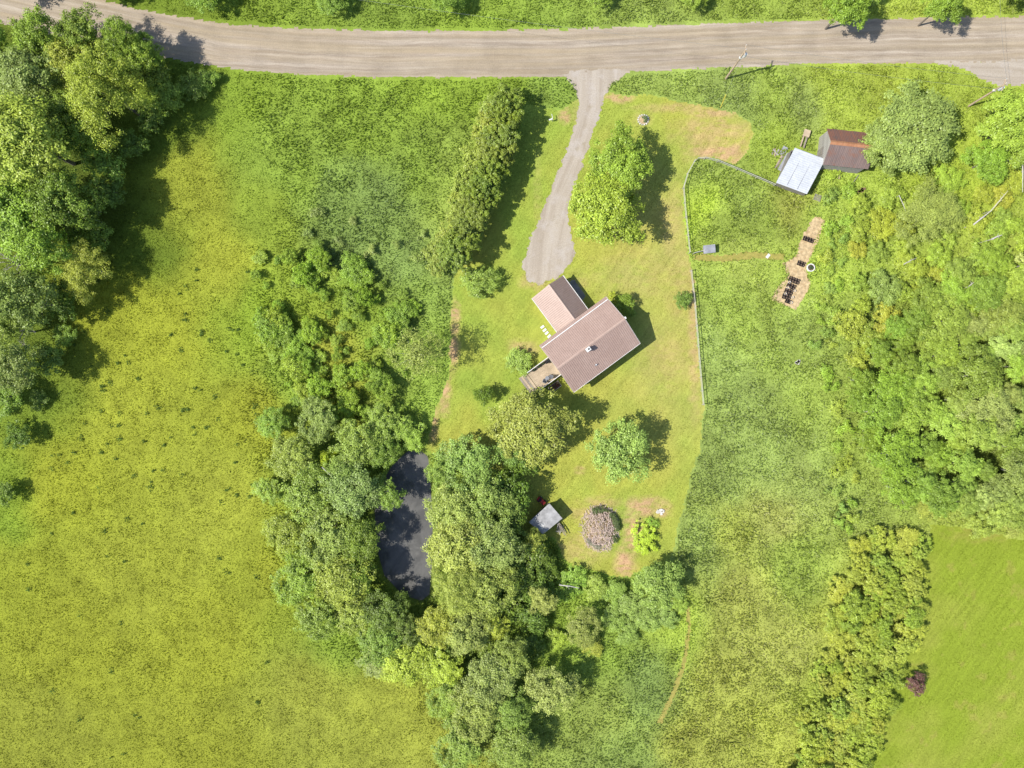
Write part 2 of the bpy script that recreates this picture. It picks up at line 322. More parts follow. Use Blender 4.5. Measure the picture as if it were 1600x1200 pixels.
# ------------------------------------------------------------------ ground sheets
def grid(x0, x1, y0, y1, cell):
    xs = np.arange(x0, x1+1e-6, cell); ys = np.arange(y0, y1+1e-6, cell)
    gx, gy = np.meshgrid(xs, ys); nx, ny = len(xs), len(ys)
    i = np.arange(nx*ny).reshape(ny, nx)
    F = np.stack([i[:-1, :-1], i[:-1, 1:], i[1:, 1:], i[1:, :-1]], -1).reshape(-1, 4)
    return gx.ravel(), gy.ravel(), F
def compact(V, F, *attrs):
    used = np.unique(F); mp = np.zeros(len(V), int); mp[used] = np.arange(len(used))
    return (V[used], mp[F]) + tuple(a[used] for a in attrs)

gx, gy, F = grid(-110, 110, -85, 85, 0.5)
px, py = gx*10+800, 600-gy*10
sp = sdf(px, py, POND)
z = 0.0*gx + np.where(sp < 8, -1.3*np.clip((8-sp)/22, 0, 1), 0)
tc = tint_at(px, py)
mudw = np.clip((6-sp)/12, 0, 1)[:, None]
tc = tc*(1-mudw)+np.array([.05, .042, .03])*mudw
V = np.stack([gx, gy, z], 1)
# skirt reaching to the horizon
n0 = len(V); nx = 441; ny = 341
B = 1500.0
cor = [0, nx-1, nx*ny-1, nx*(ny-1)]
rowS = list(range(0, nx)); rowE = [nx-1+nx*k for k in range(ny)]; rowN = [nx*ny-1-k for k in range(nx)]; rowW = [nx*(ny-1)-nx*k for k in range(ny)]
outer = np.array([[-B, -B, 0], [B, -B, 0], [B, B, 0], [-B, B, 0]])
gm = bpy.data.meshes.new('ground')
me = np_mesh('ground', V, F, M['ground'], tc)
ground = tag(link('ground', me), kind='structure')
far = MB()
far.add([(-B, -B, 0), (B, -B, 0), (B, -85, 0), (-B, -85, 0)], [(0, 1, 2, 3)])
far.add([(-B, 85, 0), (B, 85, 0), (B, B, 0), (-B, B, 0)], [(0, 1, 2, 3)])
far.add([(-B, -85, 0), (-110, -85, 0), (-110, 85, 0), (-B, 85, 0)], [(0, 1, 2, 3)])
far.add([(110, -85, 0), (B, -85, 0), (B, 85, 0), (110, 85, 0)], [(0, 1, 2, 3)])
fm = far.mesh('far_terrain'); fa = fm.attributes.new('tint', 'FLOAT_COLOR', 'POINT')
fa.data.foreach_set('color', np.tile(np.array(list(lin((140, 160, 55))/KL)+[1], np.float32), len(fm.vertices)))
fm.materials.append(M['ground']); tag(link('terrain', fm), kind='structure')

def sheet(name, poly, mat, zz, cell=0.3, rough=5.0, tintf=None, uvax=None, seed=0, grow=0.0):
    """a mown or trodden surface with a ragged, grown edge"""
    a = np.array(poly, float)
    x0, x1 = (a[:, 0].min()-10-800)*.1, (a[:, 0].max()+10-800)*.1
    y0, y1 = (600-a[:, 1].max()-10)*.1, (600-a[:, 1].min()+10)*.1
    x0, x1, y0, y1 = max(x0, -110), min(x1, 110), max(y0, -85), min(y1, 85)
    X, Y, FF = grid(x0, x1, y0, y1, cell)
    jx = (hashn(np.round(X/cell), np.round(Y/cell), 31)-.5)*cell*.7; jy = (hashn(np.round(X/cell), np.round(Y/cell), 37)-.5)*cell*.7
    X = X+jx; Y = Y+jy
    ppx, ppy = X*10+800, 600-Y*10
    s = sdf(ppx, ppy, poly) - grow + rough*(1.2*fbm(ppx, ppy, 22, 51+seed)+.8*vn(ppx, ppy, 4, 53+seed)-1)
    keep = (s[FF] < 0).sum(1) >= 3
    FF = FF[keep]
    VV = np.stack([X, Y, np.full_like(X, zz)], 1)
    VV, FF, ppx, ppy = compact(VV, FF, ppx, ppy)
    col = tintf(ppx, ppy) if tintf else None
    m_ = np_mesh(name, VV, FF, mat, col)
    if uvax:
        uv = m_.uv_layers.new(name='UVMap'); idx = FF.ravel()
        t, d = uvax(ppx, ppy)
        uv.data.foreach_set('uv', np.stack([t[idx], d[idx]], 1).astype(np.float32).ravel())
    return tag(link(name, m_), kind='structure')

def along(line):
    L = np.array(line, float); seg = np.hypot(*(L[1:]-L[:-1]).T); acc = np.concatenate([[0], np.cumsum(seg)])
    def f(ppx, ppy):
        best = np.full(ppx.shape, 1e9); t_ = np.zeros_like(ppx); d_ = np.zeros_like(ppx)
        for i in range(len(L)-1):
            x0, y0 = L[i]; dx, dy = L[i+1]-L[i]; ll = dx*dx+dy*dy
            t = np.clip(((ppx-x0)*dx+(ppy-y0)*dy)/ll, 0, 1)
            ex, ey = ppx-x0-t*dx, ppy-y0-t*dy; d = np.hypot(ex, ey)
            sg = np.sign(dx*ey-dy*ex); b = d < best
            best = np.where(b, d, best); t_ = np.where(b, (acc[i]+t*seg[i])*.1, t_); d_ = np.where(b, sg*d*.1, d_)
        return t_, d_
    return f
mid = [((a[0]+b[0])/2, (a[1]+b[1])/2) for a, b in zip(ROAD_S, ROAD_N)]
sheet('road', ROAD, M['road'], 0.012, 0.3, 2.5, uvax=along(mid), seed=1)
sheet('gravel_pulloff', PULLOFF, M['gravel'], 0.016, 0.3, 5, uvax=along([(1450, 100), (1700, 110)]), seed=2)
sheet('driveway', DRIVE, M['gravel'], 0.018, 0.15, 7, uvax=along([(925, 110), (922, 170), (900, 240), (870, 310), (855, 380), (850, 440)]), seed=3, grow=2.5)
def lawn_tint(ppx, ppy):
    base = np.tile(lin((192, 196, 88))/KL, (len(ppx), 1))
    g2 = lin((170, 192, 80))/KL; y2 = lin((212, 200, 116))/KL
    w = np.clip((fbm(ppx, ppy, 90, 61)-.42)*3.2, 0, 1)[:, None]; base = base*(1-w)+g2*w
    # the strip round the house is drier than the shaded western lawn
    e = np.clip((ppx-900)/120, 0, 1)*np.clip((ppy-180)/120, 0, 1)*np.clip((760-ppy)/120, 0, 1)
    e = (e*np.clip(.35+1.1*(fbm(ppx, ppy, 50, 63)-.2), 0, 1))[:, None]
    base = base*(1-e*.6)+y2*e*.6
    dry = np.zeros(len(ppx))
    for cx, cy, rx, ry, a in DRYL:
        q = np.hypot((ppx-cx)/rx, (ppy-cy)/ry)
        dry = np.maximum(dry, a*np.clip(1.45-q+.9*(fbm(ppx, ppy, 12, 65)-.5), 0, 1))
    dry = (dry*np.clip(.62+2.4*(fbm(ppx*.6, ppy*1.5, 6, 67)-.42), .1, 1))[:, None]
    base = base*(1-dry)+(lin((222, 186, 140))/KL)*dry
    return base*(0.95+.28*(fbm(ppx, ppy, 14, 69)))[:, None]
def lawn2_tint(ppx, ppy):
    base = np.tile(lin((164, 184, 62))/KL, (len(ppx), 1)); w = np.clip((fbm(ppx, ppy, 60, 71)-.4)*3, 0, 1)[:, None]
    base = base*(1-w)+(lin((178, 190, 78))/KL)*w
    d = np.clip((fbm(ppx, ppy, 16, 73)-.7)*4, 0, .3)[:, None]; d = np.maximum(d, (np.clip(1.2-np.hypot((ppx-1530)/60, (ppy-835)/14), 0, .6)*np.clip(fbm(ppx, ppy*4, 14, 75)*2-.5, 0, 1))[:, None])
    return base*(1-d)+(lin((205, 185, 110))/KL)*d
sheet('lawn', LAWN, M['lawn'], 0.006, 0.25, 6, lawn_tint, seed=4)
sheet('mown_field', LAWN2, M['lawn'], 0.006, 0.3, 4, lawn2_tint, seed=5)
PATHS = {'path': ([(1083, 402), (1130, 404), (1180, 398), (1225, 402)], 6), 'trail': ([(1074, 945), (1077, 985), (1068, 1040), (1052, 1085), (1030, 1130)], 4)}
def strip(line, w):
    L = [np.array(p, float) for p in line]; a = []; b = []
    for i, p in enumerate(L):
        d = L[min(i+1, len(L)-1)]-L[max(i-1, 0)]; d /= np.hypot(*d); n = np.array([-d[1], d[0]])
        a.append(tuple(p+n*w)); b.append(tuple(p-n*w))
    return a+b[::-1]
PATH = strip(*PATHS['path']); TRAIL = strip(*PATHS['trail'])
sheet('path', PATH, M['trail'], 0.008, 0.2, 2.5, seed=6)
sheet('trail', TRAIL, M['trail'], 0.008, 0.2, 1.5, seed=7)
PAD = [(889, 440), (897, 437), (916, 462), (910, 470)]
sheet('paved_pad', PAD, M['concrete'], 0.014, 0.15, 1, seed=8)
BED = [(1269, 338), (1285, 345), (1273, 375), (1262, 405), (1256, 423), (1265, 443), (1244, 481), (1236, 479), (1213, 467), (1215, 458), (1233, 431), (1228, 412), (1244, 400), (1255, 370)]
cx_, cy_ = 1248, 412
sheet('straw_bed', [(cx_+(x-cx_)*1.16, cy_+(y-cy_)*1.02) for x, y in BED], M['straw'], 0.03, 0.12, 4.0, seed=9, grow=1)
wz = -0.45
a = np.array(POND, float)
X, Y, FF = grid((a[:, 0].min()-16-800)*.1, (a[:, 0].max()+16-800)*.1, (600-a[:, 1].max()-16)*.1, (600-a[:, 1].min()+16)*.1, 1.0)
tag(link('pond', np_mesh('pond', np.stack([X, Y, np.full_like(X, wz)], 1), FF, M['water'])), kind='structure')

# ------------------------------------------------------------------ plants: shared crowns
def unit(n):
    v = rng.normal(size=(n, 3)); return v/np.linalg.norm(v, axis=1, keepdims=True)
def leaf_quads(pos, nrm, size, tone, stretch=1.6):
    n = len(pos); r = unit(n); u = np.cross(nrm, r); u /= np.linalg.norm(u, axis=1, keepdims=True)+1e-9; w = np.cross(nrm, u)
    a = (size*rng.uniform(.65, 1.35, n)*.5)[:, None]; b = a/stretch*rng.uniform(.8, 1.2, n)[:, None]
    V = np.stack([pos-u*a, pos-w*b+u*a*.15, pos+u*a, pos+w*b+u*a*.15], 1).reshape(-1, 3)
    return V, np.arange(4*n).reshape(n, 4), np.repeat(tone, 4)
def crown_mesh(name, Rr, z0, z1, nl, rl, n, ls, flat=0.55, lobemix=.5, stretch=1.6, boughs=9):
    """leaves gathered in lobes that sit on the shell of a rounded crown"""
    zc, hz = (z0+z1)/2, (z1-z0)/2
    nb = boughs; ba_ = np.arange(nb)*2.399+rng.uniform(0, 6); bq = np.sqrt((np.arange(nb)+.5)/nb)*rng.uniform(.8, 1.12, nb)
    Bc = np.stack([np.cos(ba_)*bq*.62*Rr, np.sin(ba_)*bq*.62*Rr, zc+hz*(.42*(1-bq**2)-.12+rng.uniform(-.22, .22, nb))], 1)
    brd = Rr*rng.uniform(.3, .52, nb)*(7/max(nb, 5))**.35; bt = rng.uniform(0, 1, nb)
    k = nl; bi = rng.choice(nb, k, p=brd**2/(brd**2).sum()); d = unit(k); d[:, 2] = np.where(d[:, 2] < -.25, -d[:, 2], d[:, 2])
    C = Bc[bi]+d*(brd[bi]*rng.uniform(.6, 1.12, k))[:, None]*np.array([1, 1, min(1.1, hz/Rr*1.1)])
    C[:, 2] = np.clip(C[:, 2], z0, None)
    lr = rl*Rr*rng.uniform(.5, 1.6, k); lt = .6*rng.uniform(0, 1, k)+.4*bt[bi]
    w = lr**2; w = w/w.sum(); li = rng.choice(k, n, p=w)
    dd = unit(n); dd[:, 2] = np.where(dd[:, 2] < -.3, -dd[:, 2], dd[:, 2])
    rr = rng.uniform(.3, 1.0, n)**.5*(1+.3*rng.normal(size=n))
    pos = C[li]+dd*(lr[li]*rr)[:, None]*np.array([1, 1, .75])
    out = C[li]-np.array([0, 0, zc-.3*hz]); out /= np.linalg.norm(out, axis=1, keepdims=True)+1e-9
    nrm = dd*.8+out*.3+np.array([0, 0, flat])+unit(n)*.75; nrm /= np.linalg.norm(nrm, axis=1, keepdims=True)
    pos[:, 2] = np.maximum(pos[:, 2], .06)
    tone = np.clip(lobemix*lt[li]+(1-lobemix)*rng.uniform(0, 1, n), 0, 1)
    V, F_, T = leaf_quads(pos, nrm, ls, tone, stretch)
    return np_mesh(name, V, F_, M['leaf'], tone=T), C
def trunk_mesh(name, h, r, C, nlimb=9):
    b = MB(); top = Vector((0, 0, h*.72)); bend = Vector((R.uniform(-.15, .15), R.uniform(-.15, .15), h*.36))
    b.tube((0, 0, -.15), bend, r, r*.72, 8); b.tube(bend, top, r*.72, r*.25, 7)
    for i in R.sample(range(len(C)), min(nlimb, len(C))):
        e = Vector(C[i]); t = min(.95, max(.25, e.z/h*.7)); s = bend*(t/.5) if t < .5 else bend.lerp(top, (t-.5)*2)
        m_ = s.lerp(e, .5)+Vector((0, 0, .06*h)); b.tube(s, m_, r*.3, r*.18, 5); b.tube(m_, e, r*.18, r*.06, 5)
    me_ = b.mesh(name); me_.materials.append(M['bark']); return me_
def cedar_mesh(name, Rr, h, n, ls):
    ns = 46; t = rng.uniform(0, 1, ns); ang = rng.uniform(0, 2*np.pi, ns)
    prof = (1-t**1.6)*.92+.06
    C = np.stack([np.cos(ang)*Rr*prof*.78, np.sin(ang)*Rr*prof*.78, .25+t*h*.82], 1)
    tip = C+np.stack([np.cos(ang)*Rr*.2, np.sin(ang)*Rr*.2, np.full(ns, h*.16)], 1)
    li = rng.integers(0, ns, n); s = rng.uniform(0, 1, n)
    pos = C[li]*(1-s[:, None])+tip[li]*s[:, None]+unit(n)*(Rr*.26*(1-.75*s)*rng.uniform(.3, 1, n))[:, None]
    nrm = unit(n)*.8+np.array([0, 0, .5])+np.stack([np.cos(ang[li]), np.sin(ang[li]), 0*s], 1)*.4; nrm /= np.linalg.norm(nrm, axis=1, keepdims=True)
    pos[:, 2] = np.maximum(pos[:, 2], .06)
    tone = np.clip(.15+.85*s*rng.uniform(.6, 1.1, n), 0, 1)
    V, F_, T = leaf_quads(pos, nrm, ls, tone, 1.9)
    return np_mesh(name, V, F_, M['leaf'], tone=T), C
def bare_mesh(name, h, spread, n1=9, twigs=5, droop=0.0):
    b = MB(); b.tube((0, 0, -.1), (0, 0, h*.6), .16, .08, 6)
    for i in range(n1):
        a_ = R.uniform(0, 6.28); z_ = h*R.uniform(.25, .6); L = spread*R.uniform(.6, 1)
        p1 = Vector((math.cos(a_)*L*.5, math.sin(a_)*L*.5, z_+h*.2)); p2 = Vector((math.cos(a_+.2)*L, math.sin(a_+.2)*L, z_+h*R.uniform(.15, .4)-droop))
        b.tube((0, 0, z_), p1, .07, .045, 5); b.tube(p1, p2, .045, .018, 4)
        for k in range(twigs):
            s = p1.lerp(p2, R.random()); e = s+Vector((R.uniform(-1, 1), R.uniform(-1, 1), R.uniform(-.1, .6)))*spread*.28
            b.tube(s, e, .024, .008, 3)
    me_ = b.mesh(name); me_.materials.append(M['bark']); return me_

PR = {}
def proto(kind, Rr, h, z0, var, nl, rl, n, ls, flat=.55, lobemix=.5, tr=.18, stretch=1.6, boughs=9):
    PR[kind] = []
    for i in range(var):
        cm, C = crown_mesh(kind+'_crown', Rr, z0, h, nl, rl, n, ls, flat, lobemix, stretch, boughs)
        PR[kind].append((cm, trunk_mesh(kind+'_trunk', h, tr, C), Rr, h))
proto('maple', 6.3, 10, 1.6, 3, 300, .085, 19000, .26, .6, .45, .26, boughs=16)
proto('ash', 6.5, 13, 2.5, 2, 190, .105, 17000, .3, .6, .55, .28, boughs=13)
proto('willow', 6.0, 10, 1.2, 2, 240, .1, 22000, .2, .45, .4, .24, 2.2, boughs=10)
proto('alder', 4.4, 8.5, 1.0, 5, 170, .11, 11500, .21, .55, .5, .17, boughs=8)
proto('poplar', 3.6, 9, 1.2, 5, 130, .115, 7500, .21, .6, .5, .15, boughs=7)
proto('round', 4.6, 6.5, .8, 2, 210, .1, 12500, .22, .5, .45, .18, boughs=14)
proto('shrub', 2.3, 2.8, .1, 6, 90, .14, 4200, .18, .55, .5, .07, boughs=5)
proto('thicket', 2.3, 2.6, .1, 5, 95, .11, 3400, .19, .75, .45, .06, boughs=6)
proto('bushlet', 1.0, 1.1, .05, 4, 22, .24, 650, .15, .6, .5, .03, boughs=3)
proto('sparse', 4.5, 9.5, 3.5, 1, 120, .12, 5200, .18, .4, .4, .15, boughs=9)
proto('hedge', 3.1, 7, .2, 4, 230, .075, 9500, .2, .6, .65, .14, boughs=9)
PR['cedar'] = []
for i in range(3):
    cm, C = cedar_mesh('cedar_crown', 2.7, 6.0, 7500, .21); PR['cedar'].append((cm, trunk_mesh('cedar_trunk', 6, .14, C, 6), 2.7, 6.0))

BARK = {'g': (.14, .12, .1, 1), 'w': (.33, .31, .28, 1)}
def plant(kind, px, py, rpx, h, rgb, label, cat='tree', group=None, name=None, ell=1.0, jit=.06, bark='g', kf=1.0):
    zc = .6*h; b = P(px, py, zc); Rw = rpx*.1*(1-zc/H)
    cm, tm, R0, H0 = PR[kind][R.randrange(len(PR[kind]))]
    o = thing(name or ('shrub' if cat in ('shrub', 'bush') else kind+'_tree'), label, cat, (b.x, b.y, 0), R.uniform(0, 6.28) if ell == 1 else R.choice((0, math.pi)), group)
    s = Rw/R0*(1.0 if kind in ('cedar', 'bushlet') else 1.13); o.scale = (s*ell, s/ell, h/H0)
    t = link('trunk', tm, o); t.color = BARK[bark]
    c = link('crown', cm, o)
    k0 = np.array(lin(rgb)); k0 = k0*.9+.1*float(k0 @ np.array([.3, .6, .1])); 
    if name != 'purple_tree': k0 = np.array([min(max(k0[0], .62*k0[1]), .83*k0[1]), k0[1], min(max(k0[2]*.7, .06*k0[1]), .24*k0[1])])
    k = k0*np.array([1.06, 1, .95])/KL*1.85*kf*np.array([R.uniform(1-jit, 1+jit), R.uniform(1-jit*.5, 1+jit*.5), R.uniform(1-jit*2, 1+jit*2)])
    c.color = (*k, 1)
    return o

# --- single trees with looks of their own
T = plant
YG, LG, GG, DG, BG, WG = (160, 172, 66), (140, 180, 70), (136, 160, 100), (96, 142, 58), (122, 168, 56), (158, 184, 112)
T('ash', 48, 222, 72, 16, (152, 180, 66), 'large ash with pale clustered leaves at the left edge of the field wood')
T('willow', 165, 140, 72, 15, (146, 172, 58), 'broad yellow-green willow beside the road at upper left')
T('alder', 40, 118, 55, 11, (130, 155, 84), 'grey-green tree in the top left corner of the wood', name='leafy_tree')
for x, y, r_, h_ in [(-15, 70, 48, 11), (62, 62, 44, 11), (130, 55, 40, 11), (188, 66, 34, 10), (225, 78, 24, 8)]:
    T('alder', x, y, r_, h_, (128, 160, 56), 'tree of the roadside row hiding the road bend, upper left', 'tree', 'trees hiding the road bend', name='leafy_tree')
T('alder', 110, 95, 40, 10, YG, 'yellowish tree between the corner tree and the broad willow', name='leafy_tree')
T('poplar', 215, 88, 34, 8, (130, 160, 50), 'small bright tree by the road bend, top left', name='leafy_tree')
T('ash', 15, 335, 70, 12, (132, 172, 50), 'bright green tree below the large pale ash')
T('alder', 135, 205, 44, 10, (108, 146, 48), 'dark tree between the large pale ash and the broad willow', name='leafy_tree')
T('alder', 105, 180, 40, 10, (116, 152, 50), 'dark tree tucked behind the large pale ash', name='leafy_tree')
T('maple', 105, 310, 58, 13, (100, 145, 46), 'darker green tree at the shaded side of the wood')
T('alder', 60, 385, 50, 12, (128, 165, 50), 'fresh green tree above the bare grey branches', name='leafy_tree')
T('willow', 132, 416, 46, 8.5, (172, 178, 74), 'small rounded yellow-green willow in front of the wood')
T('alder', 45, 470, 52, 12, (122, 146, 72), 'grey-green tree below the small rounded willow', name='leafy_tree')
T('alder', 5, 500, 40, 9, (140, 165, 72), 'tree cut by the left edge beside dead branches', name='leafy_tree')
T('alder', 22, 570, 45, 10, (132, 156, 82), 'dull green tree at the lower end of the field wood', name='leafy_tree')
T('alder', -10, 620, 40, 6, (120, 160, 60), 'green tree half out of frame at the left edge', name='leafy_tree')
T('shrub', 78, 560, 26, 4, (110, 146, 62), 'dark shrub at the foot of the lower wood', 'shrub')
T('shrub', 30, 682, 22, 3.4, (94, 130, 50), 'lone dark shrub standing in the field by the left edge', 'shrub')
T('shrub', 6, 770, 20, 3, (110, 150, 54), 'shrub at the left edge below the lone dark one', 'shrub')
for i, (x, y, r, h) in enumerate([(258, 150, 30, 4), (300, 135, 26, 2.6), (240, 112, 26, 4.5), (325, 125, 18, 2), (235, 185, 24, 3), (200, 225, 26, 3.8), (160, 250, 34, 6), (170, 295, 28, 4), (140, 340, 30, 5), (155, 372, 22, 3), (120, 372, 22, 5), (100, 480, 24, 3), (100, 525, 18, 2), (60, 622, 16, 1.6), (95, 452, 20, 4)]):
    T('shrub', x, y, r, h, (100, 142, 54) if i % 3 else (130, 160, 62), 'green shrub at the shaded edge of the field wood', 'shrub', 'shrubs along the field wood')
T('maple', 966, 258, 58, 9, (138, 170, 52), 'darker maple behind the bright one beside the driveway')
T('maple', 946, 326, 66, 10, (154, 178, 52), 'bright yellow-green maple between driveway and fence')
T('round', 968, 706, 52, 7.5, (148, 182, 110), 'pale green round tree standing alone on the lawn', name='round_tree')
T('maple', 828, 664, 70, 9, (164, 160, 74), 'olive-gold tree below the deck')
T('round', 1030, 915, 42, 5.5, (138, 174, 92), 'round tree at the bottom corner of the lawn', name='round_tree')
T('shrub', 748, 438, 28, 2.6, (124, 164, 66), 'round shrub on the lawn below the hedge', 'shrub', ell=1.15)
T('shrub', 757, 617, 17, 3.2, (92, 132, 44), 'small dark sapling on the lawn left of the deck', 'shrub', name='sapling')
T('shrub', 1067, 468, 15, 2.2, (112, 146, 66), 'small shrub against the white fence', 'shrub')
T('shrub', 976, 474, 17, 2.6, (96, 160, 52), 'round green bush at the house gable', 'shrub')
T('bushlet', 961, 464, 10, 1.4, (170, 190, 50), 'yellow-green bush at the top corner of the house', 'shrub')
T('bushlet', 985, 487, 10, 1.8, (110, 165, 80), 'small pale bush beside the gable bush', 'shrub')
T('shrub', 815, 563, 23, 1.7, (146, 172, 76), 'loose flowering bush beside the deck', 'shrub')
T('thicket', 1007, 842, 25, 1.3, (160, 196, 50), 'bright green leafy clump in the garden corner', 'shrub')
T('bushlet', 1019, 818, 11, .8, (140, 196, 72), 'small leafy plant above the bright garden clump', 'plant', name='garden_plant')
T('sparse', 652, 552, 46, 10, (150, 162, 112), 'thin grey-leaved tree at the edge of the lawn path', name='thin_tree', bark='w')
T('shrub', 1430, 1070, 17, 3.2, (126, 96, 88), 'small purple-leaved tree on the mown field', name='purple_tree', kf=.8)
T('maple', 1428, 205, 80, 9, (134, 160, 92), 'large grey-green maple overhanging the rusty barn', ell=1.04)
T('maple', 1382, 225, 46, 7, (136, 162, 88), 'lower grey-green crown right against the barn roof')
T('ash', 1585, 195, 62, 9, (146, 172, 64), 'tree at the right edge below the second pole')
T('alder', 1545, 250, 36, 6, (132, 166, 56), 'green tree left of the right-edge tree', name='leafy_tree')
T('willow', 1452, 335, 56, 5.5, (150, 168, 92), 'pale grey-green willow right of the straw bed')
T('shrub', 1375, 452, 30, 2.8, (130, 158, 88), 'blue-grey shrub right of the straw bed', 'shrub')
T('shrub', 1296, 452, 11, 1.2, (140, 172, 92), 'pale shrub beside the lower end of the straw bed', 'shrub')
T('shrub', 515, 715, 15, 4.2, (172, 192, 40), 'small bright yellow-green conifer among the pond trees', name='small_conifer')
# --- pond trees, west bank
for i, (k, x, y, r, h, c) in enumerate([
    ('alder', 500, 655, 36, 6, GG), ('alder', 452, 712, 40, 6, (140, 165, 72)), ('alder', 560, 690, 42, 7, (136, 168, 80)), ('alder', 600, 705, 30, 6, (120, 156, 66)), ('alder', 480, 775, 46, 7, (132, 162, 66)), ('alder', 548, 765, 48, 7.5, (128, 160, 86)), ('poplar', 600, 772, 30, 6.5, (104, 148, 60)),
    ('alder', 445, 835, 40, 5.5, (142, 168, 60)), ('alder', 515, 838, 48, 8, (140, 164, 78)), ('alder', 562, 838, 38, 7.5, (96, 150, 52)), ('alder', 468, 905, 42, 6, (138, 166, 62)), ('alder', 535, 905, 48, 8, (144, 166, 66)), ('alder', 558, 892, 36, 7, (92, 150, 44)), ('alder', 500, 965, 40, 6, (128, 160, 64)), ('poplar', 555, 962, 36, 6, (134, 160, 66)),
    ('alder', 600, 958, 40, 6.5, (88, 132, 52)), ('alder', 590, 1005, 40, 6, (124, 156, 66)), ('poplar', 640, 985, 30, 5.5, (84, 124, 50)), ('alder', 635, 1035, 44, 5, (170, 190, 56)), ('poplar', 685, 1045, 36, 5, (156, 182, 54)), ('poplar', 585, 1035, 26, 3.5, (142, 160, 100)), ('alder', 430, 660, 28, 4, BG), ('poplar', 420, 765, 24, 3.5, (138, 168, 56)), ('alder', 535, 735, 30, 6.5, (136, 164, 72)), ('poplar', 600, 660, 34, 5, (132, 166, 60)), ('poplar', 640, 680, 26, 4, (140, 176, 60))]):
    T(k, x, y, r, h, c, 'leafy tree crowded on the western bank of the dark pond', 'tree', 'trees west of the pond', name='pond_tree')
for i, (k, x, y, r, h, c) in enumerate([
    ('alder', 735, 722, 50, 8, (134, 168, 88)), ('alder', 690, 738, 28, 7, (134, 168, 80)), ('alder', 702, 790, 44, 8.5, (150, 174, 92)), ('alder', 762, 785, 46, 9, (132, 164, 84)), ('alder', 722, 845, 52, 9, (158, 176, 96)), ('alder', 775, 850, 48, 9, (140, 166, 86)), ('willow', 715, 915, 52, 9, (162, 174, 82)), ('alder', 762, 918, 46, 8.5, (144, 168, 88)), ('alder', 690, 975, 38, 7, (160, 178, 68)), ('alder', 735, 985, 42, 7.5, (148, 166, 88)), ('poplar', 775, 975, 26, 6, (176, 174, 62)),
    ('alder', 770, 1055, 46, 7.5, (142, 164, 92)), ('alder', 745, 1110, 46, 7, (140, 164, 84)), ('alder', 800, 1020, 34, 7, (140, 160, 84)), ('alder', 800, 1110, 36, 6, (130, 158, 76)), ('alder', 700, 1090, 34, 5, (140, 170, 66)), ('alder', 720, 1165, 44, 6, (136, 162, 74)), ('alder', 800, 1170, 44, 6, (130, 160, 70)), ('alder', 800, 700, 32, 7, (110, 150, 66)), ('poplar', 690, 860, 24, 6, (150, 172, 84))]):
    T(k, x, y, r, h, c, 'tall leafy tree in the belt east and south of the pond', 'tree', 'trees east of the pond', name='pond_tree')
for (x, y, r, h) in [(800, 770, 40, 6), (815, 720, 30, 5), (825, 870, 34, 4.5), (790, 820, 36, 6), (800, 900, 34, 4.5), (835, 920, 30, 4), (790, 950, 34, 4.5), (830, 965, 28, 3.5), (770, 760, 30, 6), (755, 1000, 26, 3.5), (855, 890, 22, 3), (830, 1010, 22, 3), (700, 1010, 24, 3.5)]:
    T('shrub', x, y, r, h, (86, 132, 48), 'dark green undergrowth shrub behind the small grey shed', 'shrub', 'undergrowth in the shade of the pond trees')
T('poplar', 834, 843, 20, 4.5, (174, 180, 82), 'small pale birch leaning over the grey shed', name='birch_tree', bark='w')
T('poplar', 848, 938, 24, 6, (150, 164, 84), 'thin pale birch below the grey shed', name='birch_tree', bark='w')
T('alder', 862, 1080, 42, 7, (156, 170, 92), 'round pale tree at the bottom beside the overgrown trail', name='leafy_tree')
T('alder', 908, 980, 32, 4.5, (142, 160, 92), 'grey-green bushy tree below the garden', name='leafy_tree')
for (x, y, r, h, c) in [(895, 905, 22, 1.8, LG), (930, 918, 22, 1.6, (150, 178, 70)), (962, 925, 20, 1.8, (140, 172, 76)), (985, 945, 22, 2, (142, 170, 88)), (880, 925, 20, 2.2, BG), (955, 965, 22, 1.6, (136, 166, 80)), (1010, 965, 24, 1.8, (138, 166, 88)), (1040, 965, 20, 1.4, (138, 166, 90)), (925, 1010, 18, 1.2, YG), (980, 990, 20, 1.3, (130, 164, 80)), (870, 1000, 18, 1.4, (156, 182, 54)), (1060, 945, 14, 1, LG)]:
    T('shrub', x, y, r, h, c, 'low green shrub along the lower edge of the garden', 'shrub', 'shrubs below the garden')
# --- hedge
HL = [(792, 165), (787, 188), (783, 212), (775, 236), (768, 260), (758, 284), (750, 308), (740, 332), (731, 356), (722, 380), (713, 400)]
for i, (x, y) in enumerate(HL):
    T('hedge', x+R.uniform(-2, 2), y, R.uniform(29, 33), R.uniform(6.8, 7.6), (118, 144, 50), 'dark evergreen with pale tips in the hedge row by the driveway', 'tree', 'hedge row by the driveway', name='hedge_tree', jit=.1)
for i, (x, y) in enumerate(HL):
    T('thicket', x-27+R.uniform(-4, 4), y+8, R.uniform(23, 28), R.uniform(2.6, 3.8), (146, 166, 74), 'pale green shrub against the sunny side of the hedge', 'shrub', 'shrubs on the sunny side of the hedge')
